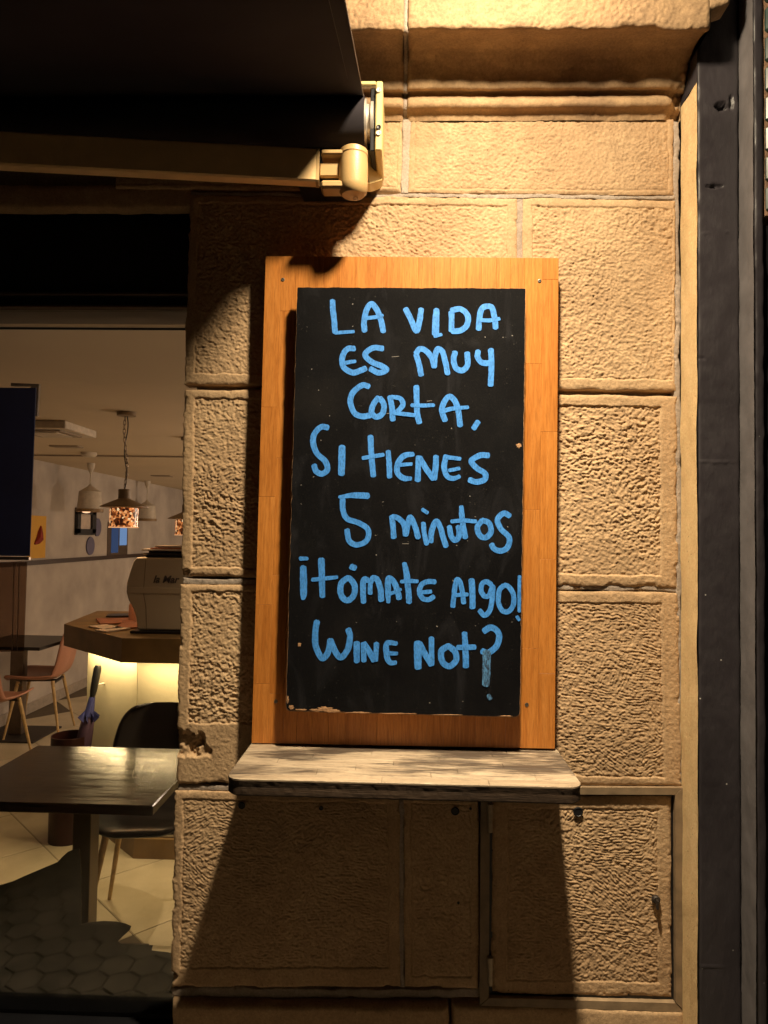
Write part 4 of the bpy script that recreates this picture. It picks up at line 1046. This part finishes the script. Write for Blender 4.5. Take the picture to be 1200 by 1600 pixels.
MB().prism([(x, y, 0) for x, y in [(-1.30, 1.50), (-.2, 1.50), (-.2, 1.9), (-1.40, 1.9), (-1.68, 2.2), (-1.70, 1.90)]], (0, 0, ZF), (0, 0, .115)).out('plinth', M_counter, ct)
# LED strip tucked under the overhang: real strips with lights beside them
def arealight(name, loc, sx, sy, pw, col, rot=(0, 0, 0), spread=180):
    l = bpy.data.lights.new(name, 'AREA'); l.shape = 'RECTANGLE'; l.size = sx; l.size_y = sy; l.energy = pw; l.color = col; l.spread = R(spread)
    o = bpy.data.objects.new(name, l); COL.objects.link(o); o.location = loc; o.rotation_euler = rot; return o
LEDC = (1.0, .74, .36)
arealight('under_counter_strip', (-.75, 1.44, ZK - .118), 1.05, .012, 5.4, LEDC)
arealight('under_counter_strip', (-1.56, 1.68, ZK - .118), .58, .012, 3.6, LEDC, (0, 0, math.atan2(-.46, .50)))
# hook
hp = (-1.60, 1.76, .80)
hk = empty('coat_hook', (-1.585, 1.765, .80), label='small metal coat hook on the lit counter panel', cat='hook')
MB().tube([(-1.585, 1.775, .80), (-1.61, 1.74, .80), (-1.615, 1.735, .815)], .006, 8).lathe([(.014, 0), (.014, .008)], (-1.62, 1.73, .812), 14, 'z').out('peg', M_plast, hk)

# espresso machine
em_ = empty('espresso_machine', (-1.0, 1.75, ZK), label='cream espresso machine on the bar counter with dark script lettering', cat='coffee machine')
ye = 1.56
pf = [(213, 871), (208, 878), (203, 893), (198, 910), (197, 925), (200, 937), (207, 950), (212, 964), (214, 984)]
left = [W(x, y, -ye) for x, y in pf]
xr_ = -.55
polyE = left + [np.array([xr_, ye, left[-1][2]]), np.array([xr_, ye, left[0][2]])]
o = MB().prism(polyE, (0, 0, 0), (0, .42, 0)).out('body', M_white, em_); autosmooth(o, 30)
bv = o.modifiers.new('bevel', 'BEVEL'); bv.width = .008; bv.segments = 3; bv.limit_method = 'ANGLE'
a = W(204, 973, -(ye - .02)); b = W(204, 991, -(ye - .02))
MB().box(a[0], xr_, ye - .03, ye + .40, ZK + .001, float(left[-1][2]) - .002, .003).out('base_tray', M_black, em_)
sm_ = MB().tube([W(228, 872, -(ye - .001)), W(226, 900, -(ye - .001)), W(224, 925, -(ye - .001)), W(228, 950, -(ye - .001)), W(229, 984, -(ye - .001))], .0012, 6).out('panel_seam', M_darkmet, em_)
MB().box(float(W(200, 925, -ye)[0]), xr_, ye - .006, ye + .004, float(W(230, 927, -ye)[2]), float(W(230, 918, -ye)[2]), .002).out('side_ledge', M_white, em_)
def text(body, size, loc, rot, mat, parent, name, shear=0, ext=.0006):
    c = bpy.data.curves.new(name, 'FONT'); c.body = body; c.size = size; c.shear = shear; c.extrude = ext; c.offset = .0012
    o = bpy.data.objects.new(name, c); COL.objects.link(o)
    dg = bpy.context.evaluated_depsgraph_get(); me = bpy.data.meshes.new_from_object(o.evaluated_get(dg)); bpy.data.objects.remove(o); bpy.data.curves.remove(c)
    q = bpy.data.objects.new(name, me); COL.objects.link(q); me.materials.clear(); me.materials.append(mat); q.parent = parent
    off = np.array(parent.location); q.location = tuple(np.array(loc) - off); q.rotation_euler = rot; return q
p = W(239, 910, -(ye - .004)); text('la Mar', .050, p, (R(90), 0, 0), simple('dark_enamel_lettering', (.09, .075, .08), .4), em_, 'lettering', .3)
pap = empty('paper_stack', (-1.1, 1.7, float(left[0][2])), label='stack of dark trays and papers lying on top of the espresso machine', cat='papers')
zz = float(left[0][2]) + .001
for k, (x0, x1, h, m_) in enumerate(((-1.31, -.72, .012, M_black), (-1.325, -.74, .008, M_darkmet), (-1.30, -.70, .010, M_black), (-1.33, -.76, .008, M_paper), (-1.29, -.70, .006, M_redp), (-1.27, -.75, .010, M_paper))):
    MB().box(x0, x1, ye + .02 + .01 * (k % 3), ye + .34, zz, zz + h, .002).out('sheet', m_, pap); zz += h + .001
mn = empty('menu_cards', (-1.6, 1.8, ZK), label='loose menu cards and clipboards lying on the counter corner', cat='menus')
for (x, y, z_, rz, m_, w_, d_) in ((-1.62, 1.98, 0, .5, M_redp, .18, .26), (-1.44, 1.80, .0, .2, M_redp, .16, .22), (-1.55, 1.70, .0, .9, M_paper, .10, .18), (-1.62, 2.15, .012, .3, M_black, .22, .12), (-1.48, 1.62, .0, -.5, M_paper, .09, .15)):
    m = MB().box(-w_ / 2, w_ / 2, -d_ / 2, d_ / 2, 0, .008, .001); ca, sa = math.cos(rz), math.sin(rz)
    m.v = [(x + p[0] * ca - p[1] * sa, y + p[0] * sa + p[1] * ca, ZK + .0015 + z_ + p[2]) for p in m.v]; m.out('card', m_, mn)
bt = empty('squeeze_bottle', (-1.52, 2.0, ZK), label='slim bottle standing against the left side of the coffee machine', cat='bottle')
autosmooth(MB().lathe([(.001, 0.001), (.03, .001), (.03, .09), (.012, .13), (.010, .165), (.014, .166), (.014, .18), (.0001, .181)], (-1.52, 2.0, ZK + .001), 18).out('body', M_pink, bt))

# umbrella and stand
us = empty('umbrella_stand', (-1.72, 1.70, ZF), label='dark oxblood cylinder umbrella stand behind the table', cat='umbrella stand')
autosmooth(MB().lathe([(.094, .0), (.094, .53), (.090, .53), (.090, .02), (.0001, .02)], (-1.72, 1.70, ZF), 36).out('drum', M_bronze, us))
um = empty('umbrella', (-1.70, 1.70, ZF + .02), label='furled navy and plum umbrella leaning in the umbrella stand', cat='umbrella')
u0_ = np.array(W(130, 1165, -1.70)); u1_ = np.array(W(153, 1042, -1.70)); ud = u1_ - u0_
autosmooth(MB().tube([u0_ + ud * t for t in (-.95, -.5, 0, .2, .34, .42)], [.012, .035, .040, .036, .030, .014], 10).out('furled_cloth', M_plum, um), 60)
autosmooth(MB().tube([u0_ + ud * t for t in (.38, .46, .62)], [.030, .022, .015], 9).out('navy_cloth', M_navy2, um), 60)
ff = MB()
for k in range(9):
    a = 2 * math.pi * k / 9; c = u0_ + ud * .40; rr_ = .055
    ff.add([c + np.array([math.cos(a - .3) * .02, math.sin(a - .3) * .02, .02]), c + np.array([math.cos(a) * rr_, math.sin(a) * rr_, -.015]), c + np.array([math.cos(a + .3) * .02, math.sin(a + .3) * .02, -.05])], [(0, 1, 2)])
ff.out('cloth_tips', M_navy2, um)
autosmooth(MB().tube([u0_ + ud * t for t in (.60, .70, .98, 1.02)], [.012, .018, .020, .014], 12).out('handle', M_black, um))

# pendants
def bulb(loc, pw, col=(1, .62, .28), r=.02):
    l = bpy.data.lights.new('pendant_bulb_light', 'POINT'); l.energy = pw; l.color = col; l.shadow_soft_size = r
    o = bpy.data.objects.new('pendant_bulb_light', l); COL.objects.link(o); o.location = loc; return o
def mosaic_mat():
    m = bpy.data.materials.new('amber_mosaic_glass'); m.use_nodes = True; nt = m.node_tree; b = nt.nodes['Principled BSDF']
    tc = N(nt, 'ShaderNodeTexCoord').outputs['Object']
    vo = N(nt, 'ShaderNodeTexVoronoi'); vo.inputs['Scale'].default_value = 85; nt.links.new(tc, vo.inputs['Vector'])
    c = ramp(nt, vo.outputs['Color'], [(.30, (.03, .006, .002)), (.5, (.28, .07, .015)), (.72, (.85, .33, .10)), (.9, (1, .75, .42))])
    b.inputs['Roughness'].default_value = .3; nt.links.new(c, b.inputs['Base Color']); nt.links.new(c, b.inputs['Emission Color']); b.inputs['Emission Strength'].default_value = .9
    return m
M_mos = mosaic_mat(); M_warm = emis('lit_bulb', (1, .66, .34), 9); M_rim = emis('lit_rim', (1, .50, .22), .85)
M_shade = simple('taupe_metal_shade', (.22, .155, .09), .5, 0, .1, 8)
def wicker_pendant(loc, label):
    p = empty('pendant_lamp', loc, label=label, cat='pendant lamp', group='pendant lamps with amber mosaic drums')
    x, y, z = loc     # z: bottom of the drum
    autosmooth(MB().lathe([(.0001, ZC - z - .022), (.048, ZC - z - .020), (.048, ZC - z - .002), (.0001, ZC - z - .001)], loc, 24).out('canopy', M_shade, p))
    ztop_ = ZC - .022; zlow = z + .20; nl = int((ztop_ - zlow) / .022); ch = MB()
    for k in range(nl):
        cz = zlow + (k + .5) * (ztop_ - zlow) / nl; sw = .010 * math.sin(k * .35)
        ring = [np.array([x + sw + (.0065 * math.cos(t) if k % 2 else 0), y + (0 if k % 2 else .0065 * math.cos(t)), cz + .016 * math.sin(t)]) for t in np.linspace(0, 2 * math.pi, 11)[:-1]]
        ch.tube(ring, .0016, 5, close=True)
    ch.out('chain', M_darkmet, p)
    MB().tube([(x + .008 * math.sin(t * 9), y + .004, zlow + (ztop_ - zlow) * t) for t in np.linspace(0, 1, 24)], .0028, 6).out('flex', M_black, p)
    autosmooth(MB().lathe([(.026, .198), (.030, .195), (.030, .150), (.034, .146), (.118, .108), (.118, .104), (.036, .135), (.0001, .136)], loc, 32).out('shade', M_shade, p))
    dr_ = MB(); n = 40
    dr_.lathe([(.070, 0), (.072, .10)], loc, n); dr_.f = dr_.f[:n]; d_ = dr_.out('mosaic_drum', M_mos, p)
    sm2 = d_.modifiers.new('thickness', 'SOLIDIFY'); sm2.thickness = .003
    MB().tube([(x + .0725 * math.cos(t), y + .0725 * math.sin(t), z) for t in np.linspace(0, 2 * math.pi, 33)[:-1]], .0028, 6, close=True).out('rim', M_rim, p)
    autosmooth(MB().lathe([(.0001, .045), (.016, .05), (.022, .07), (.012, .10), (.0001, .101)], loc, 16).out('bulb', M_warm, p))
    bulb((x, y, z + .025), 5.0)
p = W(193, 824, -1.67); wicker_pendant(tuple(p), 'nearest pendant lamp on a chain with glowing amber mosaic drum')
p = W(291, 836, -2.60); wicker_pendant(tuple(p), 'further amber mosaic pendant half hidden by the stone wall edge')
def bell(loc, label, lit):
    p = empty('bell_pendant', loc, label=label, cat='pendant lamp', group='white bell pendants along the left wall')
    x, y, z = loc
    autosmooth(MB().lathe([(.0001, .34), (.035, .335), (.03, .30), (.012, .27), (.008, .27), (.008, .225), (.0001, .225)] if False else [(.006, ZC - z - .10), (.030, ZC - z - .05), (.036, ZC - z - .001), (.0001, ZC - z - .0005)], loc, 18).out('ceiling_cup', M_plast, p))
    MB().tube([(x, y, z + .24), (x, y, ZC - .09)], .005, 6).out('rod', M_plast, p)
    autosmooth(MB().lathe([(.012, .25), (.02, .235), (.095, .185), (.108, .03), (.112, .028), (.106, .028), (.09, .18), (.0001, .20)], loc, 32).out('shade', M_plast, p))
    autosmooth(MB().lathe([(.118, .028), (.118, .0), (.112, .0), (.112, .027)], loc, 32).out('band', M_counter, p))
    if lit: autosmooth(MB().lathe([(.0001, -.012), (.03, -.006), (.045, .02), (.0001, .05)], (x - .03, y, z), 16).out('bulb', emis('dim_bulb', (1, .55, .3), 1.6), p))
ybl = [(.4)]
def at_depth(x, y, dep): return W(x, y, -(dep - 1.93))
p = at_depth(140, 800, 6.3); bell(tuple(p), 'white bell pendant with small lit bulbs left of the amber drum', True)
p = at_depth(229, 814, 8.4); bell(tuple(p), 'white unlit bell pendant behind and right of the amber drum', False)

# wall pictures, on the left interior wall (plane X = -3.25)
def onleft(x, y, off=.0):
    r = ray(x, y); t = (-3.25 + off - CAM[0]) / r[0]; return CAM + r * t
def lpanel(x0, y0, x1, y1, off0, off1, name, mat, parent):
    c = [onleft(x0, y0), onleft(x1, y0 + 0), onleft(x1, y1), onleft(x0, y1)]
    ya, yb = c[0][1], c[1][1]; zt2 = c[0][2]; zb2 = c[3][2]
    return MB().box(-3.25 + off0, -3.25 + off1, ya, yb, zb2, zt2, .001).out(name, mat, parent)
pc = empty('framed_picture', tuple(onleft(131, 835)), label='black framed picture on the left cafe wall', cat='picture')
lpanel(117, 795, 145, 833, .001, .012, 'mount', M_paper, pc)
a = onleft(117, 793); b = onleft(145, 833); fw = .06
MB().box(-3.249, -3.215, a[1], b[1], a[2] - fw, a[2]).box(-3.249, -3.215, a[1], b[1], b[2] - .02, b[2] + fw - .02).box(-3.249, -3.215, a[1], a[1] + fw * 1.1, b[2], a[2]).box(-3.249, -3.215, b[1] - fw * 1.4, b[1], b[2], a[2]).out('frame', M_black, pc)
for (x, y, rx, ry, lb) in ((151, 824, 5.5, 14, 'slate purple wall disc beside the black picture frame'), (140, 853, 6, 14, 'slate purple wall disc below the black picture frame')):
    c = onleft(x, y); e = onleft(x + rx, y); ey = abs(e[1] - c[1]); ez = abs(onleft(x, y - ry)[2] - c[2])
    pts = [(-3.248, c[1] + ey * math.cos(t), c[2] + ez * math.sin(t)) for t in np.linspace(0, 2 * math.pi, 33)[:-1]]
    MB().prism(pts, (0, 0, 0), (.012, 0, 0)).out('wall_disc', M_purp, None, label=lb, cat='wall disc', group='wall discs')
ps = empty('ochre_poster', tuple(onleft(60, 872)), label='ochre yellow poster with a red pepper-like squiggle on the wall', cat='poster')
lpanel(44, 805, 72, 873, .001, .004, 'sheet', M_ylw, ps)
sq = [onleft(x, y, .006) for x, y in ((64, 822), (62, 832), (61, 841), (58, 846), (54, 850))]
MB().tube(sq, [.008, .03, .04, .03, .008], 8).out('squiggle', M_red, ps)
rl_ = [onleft(x, 0)[1] for x in (0, 210)]
MB().box(-3.249, -3.225, .5, 11, 1.305, 1.345, .002).out('chair_rail', simple('dark_wood_rail', (.04, .02, .013), .5), None, label='dark narrow rail running along the left cafe wall', cat='wall rail')
MB().box(-3.249, -3.235, .5, 11, ZF, ZF + .09, .002).out('skirting', simple('skirting_paint', (.34, .29, .24), .6), None, kind='structure')
sc_ = empty('small_window', tuple(onleft(182, 868)), label='small window glowing blue on the left wall, under the amber lamp', cat='window')
lpanel(168, 815, 199, 868, .001, .01, 'frame', M_darkmet, sc_)
lpanel(173, 818, 184, 864, .011, .014, 'pane', emis('dusk_blue_pane', (.10, .16, .34), .35), sc_)
lpanel(186, 820, 197, 852, .011, .014, 'pane', emis('bright_blue_pane', (.25, .42, .75), .6), sc_)
sc2 = empty('back_window', (-3.0, 10.9, 1.4), label='tall dim blue window at the far back of the cafe', cat='window')
a = W(236, 792, -10.9); b = W(262, 850, -10.9)
MB().box(a[0], b[0], 10.93, 10.98, b[2], a[2]).out('pane', emis('far_blue_pane', (.10, .14, .26), .45), sc2)
MB().box(a[0] - .04, b[0] + .04, 10.985, 10.995, b[2] - .05, a[2] + .05).out('frame', M_wall_in, sc2)
a = W(268, 845, -10.9); b = W(286, 862, -10.9)
MB().box(a[0], b[0], 10.93, 10.98, b[2], a[2]).out('pane', emis('far_bright_pane', (.35, .45, .6), .6), sc2)

# ceiling fittings
ac = empty('air_conditioner', tuple(G(70, 665, ZC)), label='white ceiling cassette air conditioner near the blue banner', cat='air conditioner')
c0_, c1_ = G(20, 655, ZC), G(108, 672, ZC)
MB().box(-2.30, -1.92, 1.95, 2.35, ZC - .045, ZC - .001, .004).out('cassette', M_plast, ac)
MB().box(-2.24, -1.98, 2.01, 2.29, ZC - .052, ZC - .0455, .002).out('grille', M_track, ac)
MB().box(-2.20, -2.02, 2.05, 2.25, ZC - .057, ZC - .0525, .002).out('centre_panel', M_plast, ac)
q = G(139, 707, ZC); autosmooth(MB().lathe([(.06, 0), (.06, -.02), (.04, -.035), (.0001, -.036)], (q[0], q[1], ZC - .001), 24).out('smoke_detector', M_plast, None, label='small round smoke detector on the cafe ceiling', cat='smoke detector'))
q = G(150, 711, ZC); MB().box(-3.2, 1.4, q[1], q[1] + .03, ZC - .012, ZC - .001).out('ceiling_track', M_track, None, label='thin grey track running across the cafe ceiling', cat='ceiling track')
for (x0, x1, y, lb) in ((82, 128, 697, 'narrow ceiling vent slot nearer the window'), (238, 270, 743, 'narrow ceiling vent slot deeper in the cafe')):
    a, b = G(x0, y, ZC), G(x1, y + 1, ZC); MB().box(a[0], b[0], min(a[1], b[1]) - .05, max(a[1], b[1]) + .03, ZC - .008, ZC - .001).out('ceiling_vent', M_track, None, label=lb, cat='vent', group='ceiling vents')

# banner and smoked glass screen at the left
bn = empty('hanging_banner', tuple(W(25, 870, -.32)), label='dark blue hanging banner behind the glass at the left edge', cat='banner')
MB().prism([W(-260, 604, -.32), W(56, 606, -.32), W(46, 869, -.32), W(-260, 866, -.32)], (0, 0, 0), (0, .004, 0)).out('cloth', M_navy, bn)
MB().prism([W(17, 598, -.34), W(61, 600, -.34), W(58, 650, -.34), W(48, 650, -.34), W(48, 604, -.34), W(17, 603, -.34)], (0, 0, 0), (0, .01, 0)).out('bracket', M_track, bn)
MB().prism([W(-260, 867, -.32), W(46, 870, -.32), W(46, 875, -.32), W(-260, 873, -.32)], (0, -.004, 0), (0, .008, 0)).out('bottom_bar', M_darkmet, bn)
M_smoke = glass('smoked_glass', (.55, .45, .38))
gs = empty('glass_screen', tuple(W(20, 1012, -.9)), label='smoked glass draught screen with a thin edge at far left', cat='glass screen')
MB().prism([W(-260, 880, -.9), W(41, 878, -.9), W(36, 1018, -.9), W(-260, 1022, -.9)], (0, 0, 0), (0, .008, 0)).out('pane', M_smoke, gs)
for x in (22, 30): MB().tube([W(x, 882, -.895), W(x - 3, 1016, -.895)], .0018, 6).out('edge_strip', M_darkmet, gs)

# ------------------------------------------------------------------ cafe ceiling downlights out of view, and globes added to brighten the room
def downlight(x, y, pw, label, ang=110, col=(1, .76, .46)):
    e = empty('ceiling_downlight', (x, y, ZC), label=label, cat='downlight', group='cafe ceiling downlights')
    autosmooth(MB().lathe([(.045, -.004), (.045, -.0005), (.0001, -.0004)], (x, y, ZC - .0005), 20).out('trim', M_plast, e))
    MB().lathe([(.035, -.006), (.0001, -.0061)], (x, y, ZC), 20).out('lens', emis('downlight_lens', col, 4), e)
    l = bpy.data.lights.new('downlight_beam', 'SPOT'); l.energy = pw; l.color = col; l.spot_size = R(ang); l.spot_blend = .9; l.shadow_soft_size = .03
    o = bpy.data.objects.new('downlight_beam', l); COL.objects.link(o); o.location = (x, y, ZC - .015)
downlight(-.15, 1.05, 60, 'cafe downlight above the table end, behind the stone wall', 120)
downlight(-.1, 3.6, 110, 'cafe downlight above the middle of the room', 150)
downlight(.4, 6.6, 90, 'cafe downlight at the back of the room', 150)
def globe(x, y, z, pw, label):  # unseen lamps added to lift the light on ceiling and walls
    e = empty('fill_globe', (x, y, z), label=label, cat='pendant lamp', group='unseen globe lamps added as fill')
    autosmooth(MB().lathe([(.0001, -.09)] + [(.09 * math.sin(R(a)), -.09 * math.cos(R(a))) for a in range(15, 180, 15)] + [(.0001, .09)], (x, y, z), 24).out('globe', emis('fill_globe_glow', (1, .72, .45), 3), e))
    MB().tube([(x, y, z + .09), (x, y, ZC)], .004, 6).out('rod', M_black, e)
    l = bpy.data.lights.new('fill_light', 'POINT'); l.energy = pw; l.color = (1, .76, .54); l.shadow_soft_size = .1
    o = bpy.data.objects.new('fill_light', l); COL.objects.link(o); o.location = (x, y, z - .20)
globe(.35, 3.0, 1.85, 66, 'unseen globe lamp added to brighten the cafe, behind the stone wall')
globe(-.2, 7.0, 1.85, 80, 'unseen globe lamp added to brighten the back of the cafe')
print('verts', sum(len(o.data.vertices) for o in S.objects if o.type == 'MESH'), 'objs', len(S.objects))
